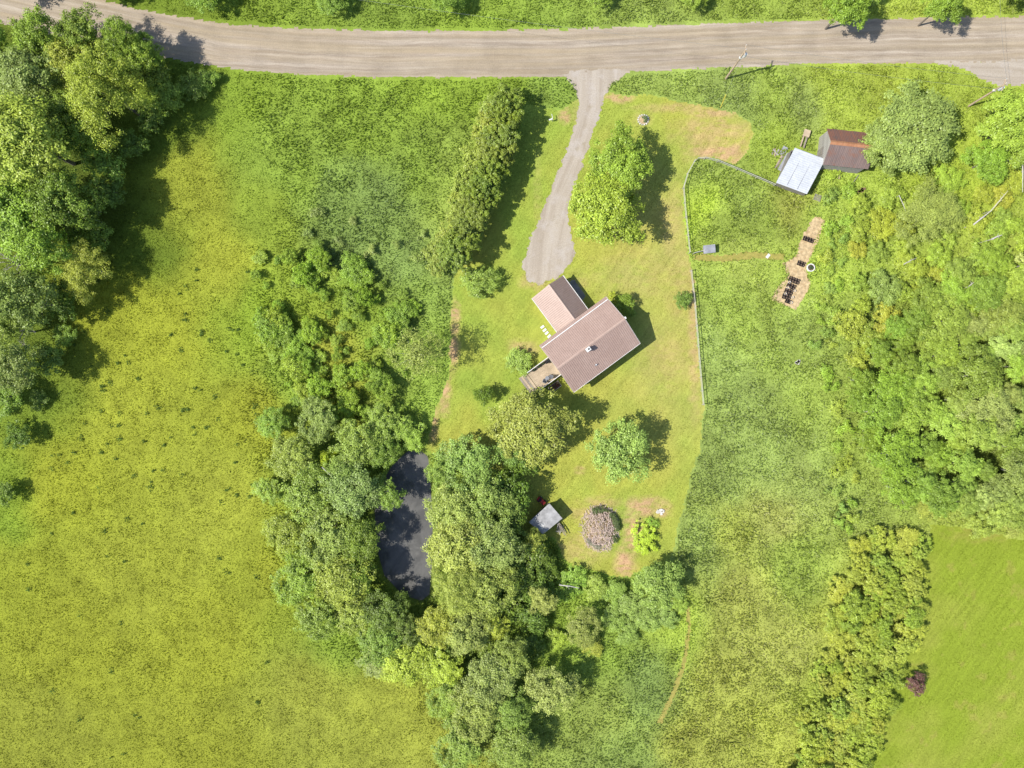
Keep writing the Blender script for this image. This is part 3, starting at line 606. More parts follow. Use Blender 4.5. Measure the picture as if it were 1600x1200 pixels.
# --- scattered masses
def scatter(poly, gap, n, sizef, used=None):
    a = np.array(poly); pts = used or []; out = []
    for _ in range(n*40):
        x = R.uniform(a[:, 0].min(), a[:, 0].max()); y = R.uniform(a[:, 1].min(), a[:, 1].max())
        if not inside(np.array([x]), np.array([y]), poly)[0]: continue
        r = sizef()
        if any((x-u)**2+(y-v)**2 < (gap*(r+q))**2 for u, v, q in pts): continue
        pts.append((x, y, r)); out.append((x, y, r))
        if len(out) >= n: break
    return out
W1 = [(1335, 600), (1370, 530), (1420, 480), (1500, 420), (1660, 370), (1660, 840), (1560, 805), (1470, 790), (1400, 770), (1350, 690)]
for x, y, r in scatter(W1, .56, 95, lambda: R.uniform(18, 46)):
    w = np.clip((x-1400)/180, 0, 1)*R.random(); c = np.array((136, 172, 56))*(1-w)+np.array((172, 188, 128))*w
    T(R.choice(('poplar', 'poplar', 'alder')), x, y, r, R.uniform(.5, .9)*r*.12+3.2, np.array(c)*R.uniform(.86, 1.04),  'leafy poplar in the dense wood on the right', 'tree', 'trees of the right-hand wood', bark='w')
W2 = [(1330, 290), (1400, 285), (1520, 275), (1660, 280), (1660, 360), (1500, 410), (1420, 475), (1370, 525), (1330, 590), (1318, 520), (1330, 420)]
for x, y, r in scatter(W2, .7, 34, lambda: R.uniform(14, 28), [(1452, 335, 50), (1375, 452, 26)]):
    T('shrub', x, y, r, R.uniform(1.6, 3.2), R.choice([(150, 168, 56), (162, 170, 56), (136, 166, 66), (146, 174, 60)]), 'yellow-green shrub in the scrub right of the straw bed', 'shrub', 'scrub above the right-hand wood')
W3 = [(1355, 835), (1450, 842), (1440, 930), (1412, 1030), (1385, 1110), (1340, 1240), (1220, 1240), (1262, 1120), (1292, 1010), (1322, 910)]
for x, y, r in scatter(W3, .52, 120, lambda: R.uniform(12, 25)):
    T(R.choice(('thicket', 'thicket', 'shrub')), x+R.gauss(0, 5), y, r, R.uniform(1.5, 3.2), R.choice([(162, 178, 64), (150, 174, 62), (166, 178, 70), (142, 168, 60)]), 'yellow-green shrub in the thicket beside the mown field', 'shrub', 'thicket beside the mown field')
M1 = [(400, 390), (470, 378), (540, 385), (600, 430), (660, 470), (690, 480), (688, 560), (640, 650), (600, 650), (500, 635), (420, 600), (390, 520)]
m1 = []
for cx, cy, k, sp in [(478, 408, 5, 20), (505, 440, 5, 18), (435, 525, 6, 20), (425, 490, 4, 16), (465, 560, 5, 18), (545, 465, 4, 18), (605, 520, 4, 16), (565, 435, 3, 14), (625, 485, 4, 16), (490, 510, 3, 14), (560, 570, 3, 18), (470, 620, 4, 18), (600, 600, 3, 18), (540, 635, 4, 18)]:
    for q in range(k): m1.append((cx+R.gauss(0, sp*.7), cy+R.gauss(0, sp*.6), R.uniform(10, 22)))
m1 += scatter(M1, .55, 46, lambda: R.uniform(6, 13), [(x, y, q*.6) for x, y, q in m1])
for x, y, r in m1:
    T('shrub' if r > 9 else 'bushlet', x, y, r, R.uniform(1.6, 3.4) if r > 13 else R.uniform(.8, 1.6), R.choice([(132, 174, 48), (120, 166, 46), (146, 176, 56), (126, 164, 56)]), 'young green shrub in the rough meadow above the pond', 'shrub', 'shrubs in the rough meadow')
for x, y, r in scatter([(480, 330), (680, 330), (690, 470), (560, 400), (480, 380)], .9, 9, lambda: R.uniform(8, 14)):
    T('bushlet', x, y, r, R.uniform(.8, 1.3), (140, 164, 90), 'blue-green weed clump in the meadow left of the hedge', 'plant', 'weed clumps in the meadow', name='weed_clump')
W5 = [(1290, 270), (1330, 280), (1320, 420), (1300, 560), (1330, 620), (1340, 820), (1310, 840), (1300, 650), (1270, 560), (1290, 430)]
for x, y, r in scatter(W5, .8, 34, lambda: R.uniform(9, 18)):
    T('bushlet', x, y, r, R.uniform(.9, 1.6), R.choice([(138, 174, 62), (130, 164, 76), (150, 176, 66)]), 'low weed clump at the edge of the right-hand wood', 'plant', 'weed clumps before the right-hand wood', name='weed_clump')
for x, y, r in scatter([(1430, 770), (1560, 800), (1640, 830), (1640, 850), (1500, 822), (1440, 815)], .7, 9, lambda: R.uniform(14, 24)):
    T('shrub', x, y, r, R.uniform(1.4, 2.4), (150, 172, 84), 'pale shrub between the wood and the mown field', 'shrub', 'shrubs above the mown field')
for x, y, r, h in [(1290, 45, 42, 11), (1435, 40, 34, 10), (150, -20, 60, 11), (330, 5, 30, 5), (520, 14, 26, 4), (700, 8, 30, 5), (930, 4, 26, 4), (1080, 6, 26, 4), (1560, -8, 40, 8), (1340, 2, 30, 5), (30, -30, 60, 11)]:
    b = P(x, y, 0); zc = .6*h; q = 1/(1-zc/H)     # given at the trunk: far side of the road
    T('maple' if h > 8 else 'alder', 800+(x-800)*q, 600+(y-600)*q, r, h, (130, 165, 60), 'roadside tree on the far side of the dirt road', 'tree', 'trees across the road', name='roadside_tree')
for x, y, sp, hh, lab in [(14, 408, 2.6, 7, 'bare dead tree among the wood at the left edge, upper'), (24, 515, 3.0, 6, 'bare dead tree with spread grey branches at the left edge'), (600, 772, 1.4, 6, 'bare dead branches leaning over the pond')]:
    b = P(x, y, hh*.7); o = thing('dead_tree', lab, 'tree', (b.x, b.y, 0)); m_ = link('trunk', bare_mesh('dead_tree', hh, sp, 14, 7), o); m_.color = (.3, .28, .26, 1)

# ------------------------------------------------------------------ grass: blades over the meadows
EXC = [(ROAD, 3), (DRIVE, 2), (PULLOFF, 3), (LAWN, 1), (LAWN2, 1), (POND, 3), (PATH, -1), (TRAIL, -1), (BED, 0)]
BX = [[(1206, 285), (1241, 228), (1296, 247), (1262, 305)], [(1272, 212), (1345, 200), (1350, 262), (1276, 262)], [(826, 816), (858, 788), (874, 808), (846, 832)]]
def blades(name, n, region, hf, wf, lean, tints, seed, label, bright=1.0, exc=True, cluster=0.0, sel=None):
    g = np.random.default_rng(seed); x0, x1, y0, y1 = region
    ppx = g.uniform(x0, x1, n); ppy = g.uniform(y0, y1, n)
    if cluster:
        keep = g.uniform(0, 1, n) < (1-cluster)+cluster*np.clip((fbm(ppx, ppy, 9, seed)-.3)*2.4, 0, 1)
        ppx, ppy = ppx[keep], ppy[keep]
    ok = np.ones(len(ppx), bool) if sel is None else sel(ppx, ppy)
    if exc:
        for poly, mg in EXC:
            aa = np.array(poly); bb = (ppx > aa[:, 0].min()-9) & (ppx < aa[:, 0].max()+9) & (ppy > aa[:, 1].min()-9) & (ppy < aa[:, 1].max()+9)
            ii = np.where(bb)[0]
            if len(ii): ok[ii] &= sdf(ppx[ii], ppy[ii], poly)+3.5*(2*fbm(ppx[ii], ppy[ii], 22, 55)-1) > mg
        for poly in BX: ok &= ~inside(ppx, ppy, poly)
    ppx, ppy = ppx[ok], ppy[ok]; n = len(ppx)
    hh = hf(ppx, ppy)*g.uniform(.6, 1.3, n); ww = wf*g.uniform(.6, 1.4, n)
    az = g.uniform(0, 2*np.pi, n); ln = hh*lean*g.uniform(.4, 1.5, n)
    X = (ppx-800)*.1; Y = (600-ppy)*.1
    dx, dy = np.cos(az), np.sin(az)
    base = np.stack([X, Y, np.full(n, .0)], 1); side = np.stack([-dy*ww, dx*ww, 0*ww], 1)
    mid_ = base+np.stack([dx*ln*.4, dy*ln*.4, hh*.7], 1); tip = base+np.stack([dx*ln, dy*ln, hh], 1)
    VV = np.stack([base, mid_-side, tip, mid_+side], 1).reshape(-1, 3)
    FF = np.arange(4*n).reshape(n, 4)
    col = tints(ppx, ppy)*bright*g.uniform(.82, 1.28, n)[:, None]
    pale = (g.uniform(0, 1, n) < .2)[:, None]; col = np.where(pale, col*np.array([1.4, 1.28, 2.2]), col)
    me_ = np_mesh(name, VV, FF, M['blade'], np.repeat(col, 4, axis=0))
    return tag(link(name, me_), label, 'grass', kind='stuff')
def h_field(ppx, ppy): return .05+.13*np.clip(fbm(ppx, ppy, 10, 81)*1.5-.35, 0, 1)*(.5+fbm(ppx, ppy, 60, 83))
def h_rough(ppx, ppy): return .1+.34*np.clip(fbm(ppx, ppy, 14, 85)*1.5-.4, 0, 1)*(.4+1.1*fbm(ppx, ppy, 60, 87))
FIELD_E = [(300, -200), (375, 100), (425, 250), (438, 350), (400, 400), (388, 600), (405, 780), (440, 920), (520, 1020), (640, 1090), (720, 1160), (740, 1300), (-300, 1300), (-300, -200)]
def in_field(ppx, ppy): return sdf(ppx, ppy, FIELD_E)+60*(fbm(ppx, ppy, 40, 95)-.5)+30*(hashn(np.round(ppx*7), np.round(ppy*7), 4)-.5) < 0
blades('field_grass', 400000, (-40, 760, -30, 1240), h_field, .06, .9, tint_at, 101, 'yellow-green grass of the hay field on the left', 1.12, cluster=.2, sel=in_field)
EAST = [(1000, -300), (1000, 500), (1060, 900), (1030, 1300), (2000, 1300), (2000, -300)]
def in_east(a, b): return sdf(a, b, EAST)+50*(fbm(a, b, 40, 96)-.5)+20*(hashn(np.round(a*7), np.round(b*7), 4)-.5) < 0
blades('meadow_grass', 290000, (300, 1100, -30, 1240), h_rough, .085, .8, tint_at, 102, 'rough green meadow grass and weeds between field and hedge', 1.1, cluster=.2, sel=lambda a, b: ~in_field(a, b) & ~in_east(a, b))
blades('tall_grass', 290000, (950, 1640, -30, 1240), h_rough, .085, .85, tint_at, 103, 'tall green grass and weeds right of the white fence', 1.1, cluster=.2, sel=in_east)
def spots(ppx, ppy): return tint_at(ppx, ppy)*np.array([.42, .62, .6])
g = np.random.default_rng(9)
VV = []; CC = []
for k in range(150):     # dark weed clumps dotted through the hay field
    if k < 120: cx, cy = g.normal(230, 120), g.normal(620, 170)
    else: cx, cy = g.uniform(10, 420), g.uniform(400, 1190)
    if cx < 5 or cx > 440 or cy < 420 or cy > 1230 or cx < 140-(cy-420)*.3: continue
    m_ = int(g.integers(8, 22)); rr = g.uniform(2, 5.5)
    for j in range(m_):
        q = g.normal(0, rr*.5, 2); c0 = np.array([(cx+q[0]-800)*.1, (600-cy-q[1])*.1, g.uniform(.1, .35)])
        u = g.normal(size=3); u[2] *= .4; u /= np.linalg.norm(u); w = np.cross(u, [0, 0, 1.]); a_ = g.uniform(.1, .2)
        VV += [c0-u*a_, c0-w*a_*.5, c0+u*a_, c0+w*a_*.5]; CC += [np.array([.1, .155, .035])*g.uniform(.6, 1.5)]*4
VV = np.array(VV); tag(link('field_weeds', np_mesh('field_weeds', VV, np.arange(len(VV)).reshape(-1, 4), M['blade'], np.array(CC))), 'dark green weed clumps dotted over the hay field', 'weeds', kind='stuff')
def h_lawn(ppx, ppy): return .035+.05*fbm(ppx, ppy, 12, 91)
def lawn_blades(name, poly, n, tf, seed, label):
    a = np.array(poly); g = np.random.default_rng(seed)
    me_obj = None
    X0 = g.uniform(a[:, 0].min(), min(a[:, 0].max(), 1640), n); Y0 = g.uniform(a[:, 1].min(), min(a[:, 1].max(), 1240), n)
    ok = sdf(X0, Y0, poly) < -2
    for q in (DRIVE,): ok &= sdf(X0, Y0, q)+5*(fbm(X0, Y0, 6, 3)-.5) > 2
    ok &= ~inside(X0, Y0, [(838, 462), (880, 432), (1005, 535), (895, 616), (815, 586)])
    X0, Y0 = X0[ok], Y0[ok]; n = len(X0); az = g.uniform(0, 6.283, n); hh = h_lawn(X0, Y0); ln = hh*g.uniform(.8, 2.2, n); ww = g.uniform(.03, .06, n)
    base = np.stack([(X0-800)*.1, (600-Y0)*.1, np.full(n, .004)], 1); dx, dy = np.cos(az), np.sin(az)
    tip = base+np.stack([dx*ln, dy*ln, hh], 1); side = np.stack([-dy*ww, dx*ww, 0*ww], 1)
    VV = np.stack([base-side, base+side, tip], 1).reshape(-1, 3)
    col = np.repeat(tf(X0, Y0)*g.uniform(.85, 1.3, n)[:, None], 3, axis=0)
    return tag(link(name, np_mesh(name, VV, np.arange(3*n).reshape(n, 3), M['blade'], col)), label, 'grass', kind='stuff')
lawn_blades('lawn_grass', LAWN, 130000, lawn_tint, 111, 'short mown grass of the lawn around the house')
lawn_blades('mown_grass', LAWN2, 60000, lawn2_tint, 112, 'short bright grass of the mown field at lower right')

# ------------------------------------------------------------------ house
HA = math.radians(36.4); HE, HR = 4.0, 5.75
hc = P(921.7, 538.2, HE); house = thing('house', 'house with pinkish-brown ribbed metal roof and attached garage wing', 'house', (hc.x, hc.y, 0), HA)
hinv = (Matrix.Translation((hc.x, hc.y, 0)) @ Matrix.Rotation(HA, 4, 'Z')).inverted()
def HLc(px, py, z): return hinv @ P(px, py, z)
HLx, HLy = 12.4/2, 8.7/2; ov = .4
wall = MB()
wx, wy = HLx-ov, HLy-ov
sl = (HR-HE)/HLy; ez = HE+ov*sl-.1
wall.add([(-wx, -wy, .35), (wx, -wy, .35), (wx, wy, .35), (-wx, wy, .35), (-wx, -wy, ez), (wx, -wy, ez), (wx, wy, ez), (-wx, wy, ez), (-wx, 0, HR-.12), (wx, 0, HR-.12)],
         [(0, 1, 5, 4), (2, 3, 7, 6), (1, 2, 6, 9, 5), (3, 0, 4, 8, 7), (0, 3, 2, 1)])
wl_ = wall.build('wall', M['siding'], house)
MB().box((0, 0, .15), (2*wx-.04, 2*wy-.04, .5)).build('foundation', M['concrete'], house)
def ribbed(x0, x1, yr, zr, ye, ze, pitch=.3, th=.05, clip=None):
    """one roof slope, ribs running from ridge to eave"""
    b = MB(); v = Vector((0, ye-yr, ze-zr)); L = v.length; d = v/L; n = Vector((0, -d.z, d.y)) if d.y > 0 else Vector((0, d.z, -d.y)); n.normalize()
    if n.z < 0: n = -n
    def pt(x, t, o): return Vector((x, yr, zr))+d*t+n*o
    b.add([pt(x0, 0, 0), pt(x1, 0, 0), pt(x1, L, 0), pt(x0, L, 0), pt(x0, 0, -th), pt(x1, 0, -th), pt(x1, L, -th), pt(x0, L, -th)], [(0, 1, 2, 3), (7, 6, 5, 4), (0, 4, 5, 1), (1, 5, 6, 2), (2, 6, 7, 3), (3, 7, 4, 0)])
    k = int((x1-x0)/pitch)
    for i in range(1, k):
        x = x0+(x1-x0)*i/k
        b.add([pt(x-.035, .02, .001), pt(x-.015, .02, .042), pt(x+.015, .02, .042), pt(x+.035, .02, .001), pt(x-.035, L, .001), pt(x-.015, L, .042), pt(x+.015, L, .042), pt(x+.035, L, .001)], [(0, 1, 5, 4), (1, 2, 6, 5), (2, 3, 7, 6), (4, 5, 6, 7), (0, 3, 2, 1)])
    return b
r1 = ribbed(-HLx, HLx, 0, HR, HLy, HE).build('roof_slope', M['roof'], house)
r2 = ribbed(-HLx, HLx, 0, HR, -HLy, HE).build('roof_slope', M['roof'], house)
rc = MB()
for s in (1, -1):
    rc.add([(-HLx-.02, 0, HR+.05), (HLx+.02, 0, HR+.05), (HLx+.02, s*.2, HR+.05-.2*sl), (-HLx-.02, s*.2, HR+.05-.2*sl)], [(0, 1, 2, 3)])
rc.build('ridge_cap', M['ridge'], house)
yg = HLy-.48; MB().box((0, yg, HE+.48*sl+.06), (2*HLx-.1, .13, .12)).build('snow_guard', M['white'], r1)
MB().box((0, -HLy-.03, HE-.04), (2*HLx, .06, .14)).build('eave_trim', M['white'], house)
MB().box((0, HLy+.03, HE-.04), (2*HLx, .06, .14)).build('eave_trim', M['roof'], house)
for sx in (-1, 1):
    for sy in (-1, 1):
        t = MB(); x = sx*(HLx+.025)
        t.add([(x-.025, 0, HR-.02), (x+.025, 0, HR-.02), (x+.025, sy*HLy, HE-.02), (x-.025, sy*HLy, HE-.02), (x-.025, 0, HR-.2), (x+.025, 0, HR-.2), (x+.025, sy*HLy, HE-.2), (x-.025, sy*HLy, HE-.2)], [(0, 1, 2, 3), (4, 7, 6, 5), (0, 4, 5, 1), (2, 6, 7, 3), (0, 3, 7, 4), (1, 5, 6, 2)])
        t.build('rake_board', M['siding'] if sx < 0 else M['white'], house)
c = HLc(918.6, 546, 6.2); zr_ = HR-abs(c.y)*sl
ch = MB().box((c.x, c.y, zr_+.45), (.62, .5, 1.3)).build('chimney', M['brick'], house)
MB().box((c.x, c.y, zr_+1.13), (.72, .6, .1)).build('chimney_cap', M['white'], ch); MB().tube((c.x+.05, c.y, zr_+1.1), (c.x+.05, c.y, zr_+1.3), .12, .12, 12).build('flue', M['flue'], ch)
c = HLc(932.6, 569.5, 5.5); zz = HR-abs(c.y)*sl
vp = MB().tube((c.x, c.y, zz-.1), (c.x, c.y, zz+.45), .07, .07, 10).build('vent_pipe', M['white'], house); MB().box((c.x, c.y, zz+.02), (.36, .3, .05)).build('flashing', M['metal'], vp)
c = HLc(978.5, 493.5, 5.6); MB().box((HLx+.16, c.y*0+.1, HR-.25), (.2, .34, .5)).build('gable_vent', M['white'], house)
def window(parent, c, w, h, nx_, ny_):
    """frame and pane on a wall whose outward normal is (nx,ny)"""
    rz = math.atan2(ny_, nx_); m_ = Matrix.Rotation(rz, 3, 'Z')
    f = MB()
    for dy, dz, a_, b_ in ((0, h/2, w+.1, .1), (0, -h/2, w+.1, .1), (w/2, 0, .1, h-.1), (-w/2, 0, .1, h-.1)):
        f.box(Vector(c)+m_ @ Vector((.03, dy, dz)), (.08, a_, b_), rz)
    fo = f.build('window', M['white'], parent); MB().box(Vector(c)+m_ @ Vector((.012, 0, 0)), (.02, w-.1, h-.1), rz).build('pane', M['glass'], fo)
for x in (-4, -1.2, 1.8, 4.4): window(house, (x, -wy, 2.6), 1.0, 1.2, 0, -1)
for x in (-4.6,): window(house, (x, wy, 2.6), 1.0, 1.2, 0, 1)
for y in (-2.2, 1.8): window(house, (wx, y, 2.6), 1.0, 1.2, 1, 0)
d_ = MB().box((-wx-.03, -.2, 2.15), (.06, .95, 2.1)).build('door', M['white'], house); MB().tube((-wx-.1, .15, 2.1), (-wx-.05, .15, 2.1), .03, .03, 8).build('door_handle', M['metal'], d_)
# garage wing
GE, GR = 2.15, 3.97
g1 = HLc(857, 443.3, GR); gE = HLc(879.7, 430.8, GE); gW = HLc(831.7, 466.7, GE)
gx0 = g1.x; gl, gr_ = gx0-gW.x, gE.x-gx0; gtop = (gE.y+gW.y+g1.y)/3
gyb = HLy-ov
def gslope(xe, zr=GR, ze=GE):
    b = MB(); v = Vector((xe-gx0, 0, ze-zr)); L = v.length; d = v/L; n = Vector((-d.z, 0, d.x));  n = n if n.z > 0 else -n
    def pt(y, t, o): return Vector((gx0, y, zr))+d*t+n*o
    b.add([pt(gyb, 0, 0), pt(gtop, 0, 0), pt(gtop, L, 0), pt(gyb, L, 0), pt(gyb, 0, -.05), pt(gtop, 0, -.05), pt(gtop, L, -.05), pt(gyb, L, -.05)], [(0, 1, 2, 3), (7, 6, 5, 4), (0, 4, 5, 1), (1, 5, 6, 2), (2, 6, 7, 3), (3, 7, 4, 0)])
    k = int((gtop-gyb)/.3)
    for i in range(1, k):
        y = gyb+(gtop-gyb)*i/k
        b.add([pt(y-.035, .02, .001), pt(y-.015, .02, .042), pt(y+.015, .02, .042), pt(y+.035, .02, .001), pt(y-.035, L, .001), pt(y-.015, L, .042), pt(y+.015, L, .042), pt(y+.035, L, .001)], [(0, 1, 5, 4), (1, 2, 6, 5), (2, 3, 7, 6), (4, 5, 6, 7), (0, 3, 2, 1)])
    return b.build('wing_roof_slope', M['roof'], house)
gslope(gE.x); gslope(gW.x)
gc = MB(); q = .16
for xe, hw in ((gE.x, gr_), (gW.x, -gl)):
    s_ = (GR-GE)/abs(hw); gc.add([(gx0, gyb, GR+.045), (gx0, gtop+.02, GR+.045), (gx0+math.copysign(q, hw), gtop+.02, GR+.045-q*s_), (gx0+math.copysign(q, hw), gyb, GR+.045-q*s_)], [(0, 1, 2, 3)])
gc.build('wing_ridge_cap', M['ridge'], house)
for xe in (gE.x, gW.x):
    MB().box((xe+math.copysign(.04, xe-gx0), (gyb+gtop)/2, GE-.03), (.09, gtop-gyb, .13)).build('gutter', M['white'], house)
gw = MB(); a0, a1, y1 = gW.x+.3, gE.x-.3, gtop-.25; zz0 = GE+.3*.5-.1
gw.add([(a0, wy+.003, .1), (a1, wy+.003, .1), (a1, y1, .1), (a0, y1, .1), (a0, wy+.003, zz0), (a1, wy+.003, zz0), (a1, y1, zz0), (a0, y1, zz0), (gx0, y1, GR-.12), (gx0, wy+.003, GR-.12)], [(1, 2, 6, 5), (3, 0, 4, 7), (2, 3, 7, 8, 6), (0, 3, 2, 1)])
gw.build('wing_wall', M['siding'], house)
gd = MB().box((gx0, y1+.03, 1.2), (2.6, .06, 2.1)).build('garage_door', M['white'], house)
for k in range(4): MB().box((gx0, y1+.07, .42+.52*k), (2.5, .03, .44)).build('door_panel', M['white'], gd)

# deck at the south-west gable
dk = thing('deck', 'weathered wooden deck with steps against the house gable', 'deck', (hc.x, hc.y, 0), HA)
DZ = 1.0
A = HLc(856, 558, DZ); Bp = HLc(827, 580, DZ); Cc = HLc(877, 585, DZ)
dx0, dx1 = -10.1, -wx-.02; dy1, dy0 = A.y, Cc.y
bd = MB(); nb = int((dy1-dy0)/.145)
for i in range(nb):
    y = dy0+(dy1-dy0)*(i+.5)/nb; bd.box(((dx0+dx1)/2, y, DZ-.02+.003*math.sin(i*2.7)), (dx1-dx0, (dy1-dy0)/nb-.012, .035))
tag(bd.build('deck_boards', M['deck'], dk), kind='stuff')
fr = MB()
for y in (dy0+.03, dy1-.03): fr.box(((dx0+dx1)/2, y, DZ-.16), (dx1-dx0, .05, .22))
fr.box((dx0+.03, (dy0+dy1)/2, DZ-.16), (.05, dy1-dy0-.12, .22)); fr.build('deck_frame', M['oldwood'], dk)
for x in (dx0+.1, (dx0+dx1)/2, dx1-.2):
    for y in (dy0+.1, dy1-.1): MB().box((x, y, (DZ-.05)/2), (.12, .12, DZ-.05)).build('support_post', M['oldwood'], dk)
for y in (dy0+.05, dy1-.05):
    for x in (dx0+.08, (dx0+dx1)/2, dx1-.1): MB().box((x, y, DZ+.45), (.09, .09, .9)).build('railing_post', M['white'], dk)
    MB().box(((dx0+dx1)/2, y, DZ+.93), (dx1-dx0, .1, .06)).build('handrail', M['white'], dk)
    bl = MB()
    for k in range(24): bl.box((dx0+.2+(dx1-dx0-.4)*k/23, y, DZ+.45), (.035, .035, .86))
    tag(bl.build('balusters', M['oldwood'], dk), kind='stuff')
for k in range(4):
    MB().box((dx0-.24-.36*k, (dy0+dy1)/2, DZ-.2-.2*k), (.34, (dy1-dy0)-.1, .05)).build('stair_tread', M['plank'] if k % 2 else M['deck'], dk)
for y in (dy0+.04, dy1-.04):
    MB().tube((dx0, y, DZ-.25), (dx0-1.5, y, .05), .07, .07, 4).build('stringer', M['oldwood'], dk)
def local(o, name, label, cat, x, y, z, rz=0, group=None):
    p = o.matrix_world @ Vector((x, y, z)) if False else Matrix.Translation((hc.x, hc.y, 0)) @ Matrix.Rotation(HA, 4, 'Z') @ Vector((x, y, z))
    return thing(name, label, cat, p, HA+rz, group)
gp = HLc(855.5, 564.5, 1.6); gr = local(dk, 'grill', 'dark covered barbecue grill on the deck by the house', 'grill', dx1-.55, dy1-.5, DZ)
MB().box((0, 0, .65), (1.0, .5, .28)).build('firebox', M['dark'], gr); MB().tube((-.5, 0, .82), (.5, 0, .82), .26, .26, 12).build('lid', M['dark'], gr)
for x in (-.42, .42):
    for y in (-.2, .2): MB().box((x, y, .26), (.04, .04, .52)).build('leg', M['metal'], gr)
MB().box((.65, 0, .78), (.28, .42, .03)).build('side_shelf', M['metal'], gr)
def patio_chair(x, y, rz, label):
    o = local(dk, 'patio_chair', label, 'chair', x, y, DZ, rz, 'patio chairs on the deck')
    MB().box((0, 0, .42), (.52, .52, .1)).build('seat', M['cushion'], o); MB().box((-.27, 0, .75), (.1, .52, .6), 0, Matrix.Rotation(-.2, 3, 'Y')).build('backrest', M['cushion'], o)
    for a_ in (-.23, .23):
        for b_ in (-.23, .23): MB().tube((a_, b_, 0), (a_, b_, .4), .02, .02, 6).build('leg', M['metal'], o)
        MB().box((0, a_*1.2, .62), (.5, .05, .04)).build('armrest', M['metal'], o)
patio_chair(-8.6, dy0+.75, .6, 'grey cushioned patio chair nearer the steps')
patio_chair(-7.5, dy0+.7, 2.2, 'grey cushioned patio chair nearer the house wall')
tb = local(dk, 'side_table', 'small round dark table between the two patio chairs', 'table', -8.05, dy0+.85, DZ)
MB().tube((0, 0, .5), (0, 0, .54), .32, .32, 16).build('table_top', M['metal'], tb); MB().tube((0, 0, .02), (0, 0, .5), .04, .04, 8).build('pedestal', M['metal'], tb); MB().tube((0, 0, 0), (0, 0, .03), .2, .2, 12).build('base', M['metal'], tb)
for i, (x, y) in enumerate([(-7.2, dy1-.35), (-8.0, dy1-.35), (-8.9, dy1-.35)]):
    o = local(dk, 'planter', ['dark planter on the deck next to the grill', 'dark planter in the middle of the deck railing', 'dark planter at the step end of the deck railing'][i], 'planter', x, y, DZ, 0, 'planters along the deck railing')
    MB().box((0, 0, .17), (.6, .28, .32)).build('box', M['dark'], o); lf = link('plant', PR['bushlet'][i][0], o); lf.location = (0, 0, .28); lf.scale = (.3, .18, .3); lf.color = (.05, .09, .03, 1)
c = P(867, 604, .4); pb = thing('raised_bed', 'wooden raised bed with reddish plants beside the deck', 'raised bed', (c.x, c.y, 0), HA)
for s in (-1, 1):
    MB().box((0, s*.5, .2), (1.9, .06, .4)).build('side_board', M['rail'], pb); MB().box((s*.92, 0, .2), (.06, .94, .4)).build('end_board', M['rail'], pb)
MB().box((0, 0, .16), (1.76, .92, .3)).build('soil', M['soil'], pb)
for k in range(5):
    lf = link('plant', PR['bushlet'][k % 4][0], pb); lf.location = (-.7+.35*k, .12*(-1)**k, .3); lf.scale = (.28, .28, .3); lf.color = (.16, .06, .05, 1) if k % 2 else (.09, .07, .04, 1)
for i, (x, y) in enumerate([(847.5, 510.8), (851, 515.8), (854.2, 520.3), (858, 525.3)]):
    p = P(x, y, .05); o = MB().box((0, 0, .045), (.62, .36, .07)).build('stepping_stone', M['white']); o.location = (p.x, p.y, .006); o.rotation_euler = (0, 0, HA+.05*i)
    tag(o, ['white stepping stone farthest from the main house roof', 'second white stepping stone from the lawn end', 'third white stepping stone from the lawn end', 'white stepping stone closest to the main house roof'][i], 'stepping stone', 'stepping stones beside the garage wing')

# ------------------------------------------------------------------ barn, sheds, coop
def board_walls(parent, x0, x1, y0, y1, top, mat, gap=.02, w=.3, sides='NSEW', base=0):
    """vertical boards, each a part"""
    cache = {}
    def put(x, y, h, horiz):
        key = (round(h, 1), horiz)
        if key not in cache:
            b = MB().box((0, 0, h/2), (w-gap, .03, h) if horiz else (.03, w-gap, h)); m_ = b.mesh('board'); m_.materials.append(mat); cache[key] = m_
        o = link('board', cache[key], parent); o.location = (x, y, base+.01*R.random())
    if 'S' in sides or 'N' in sides:
        k = int((x1-x0)/w)
        for i in range(k):
            x = x0+(x1-x0)*(i+.5)/k
            if 'S' in sides: put(x, y0, top(x, y0), True)
            if 'N' in sides: put(x, y1, top(x, y1), True)
    k = int((y1-y0)/w)
    for i in range(k):
        y = y0+(y1-y0)*(i+.5)/k
        if 'W' in sides: put(x0, y, top(x0, y), False)
        if 'E' in sides: put(x1, y, top(x1, y), False)
def sheets(parent, p00, p10, p01, n, mat, name, th=.02, rib=None, over=.0):
    """a roof slope laid with n separate sheets from edge p00-p10, running to p01"""
    p00, p10, p01 = Vector(p00), Vector(p10), Vector(p01); u = (p10-p00)/n; v = p01-p00; nr = u.cross(v).normalized(); nr = nr if nr.z > 0 else -nr
    for i in range(n):
        o = p00+u*i; b = MB(); e = v*(1+R.uniform(-.012, .012)); lift = nr*(.012*(i % 2))
        vs = []; k = 6
        for j in range(k+1):
            for t in (0, 1):
                vs.append(o+u*(j/k*1.01)+e*t+nr*(.022*(j % 2))+lift)
        b.add(vs, [(2*j, 2*j+2, 2*j+3, 2*j+1) for j in range(k)])
        m_ = len(b.v); b.add([Vector(q)-nr*th for q in vs], [(2*j+1, 2*j+3, 2*j+2, 2*j) for j in range(k)])
        b.f += [(0, 1, m_+1, m_), (2*k+1, 2*k, m_+2*k, m_+2*k+1)]
        b.build(name, mat, parent)
bz, br = 3.0, 5.0; ba = math.radians(-6)
bl_ = P(1298.5, 221.5, br); barn = thing('barn', 'small old barn with rusty metal gable roof under the maple', 'barn', (bl_.x, bl_.y, 0), ba)
BLn, BW = 6.9, 2.75
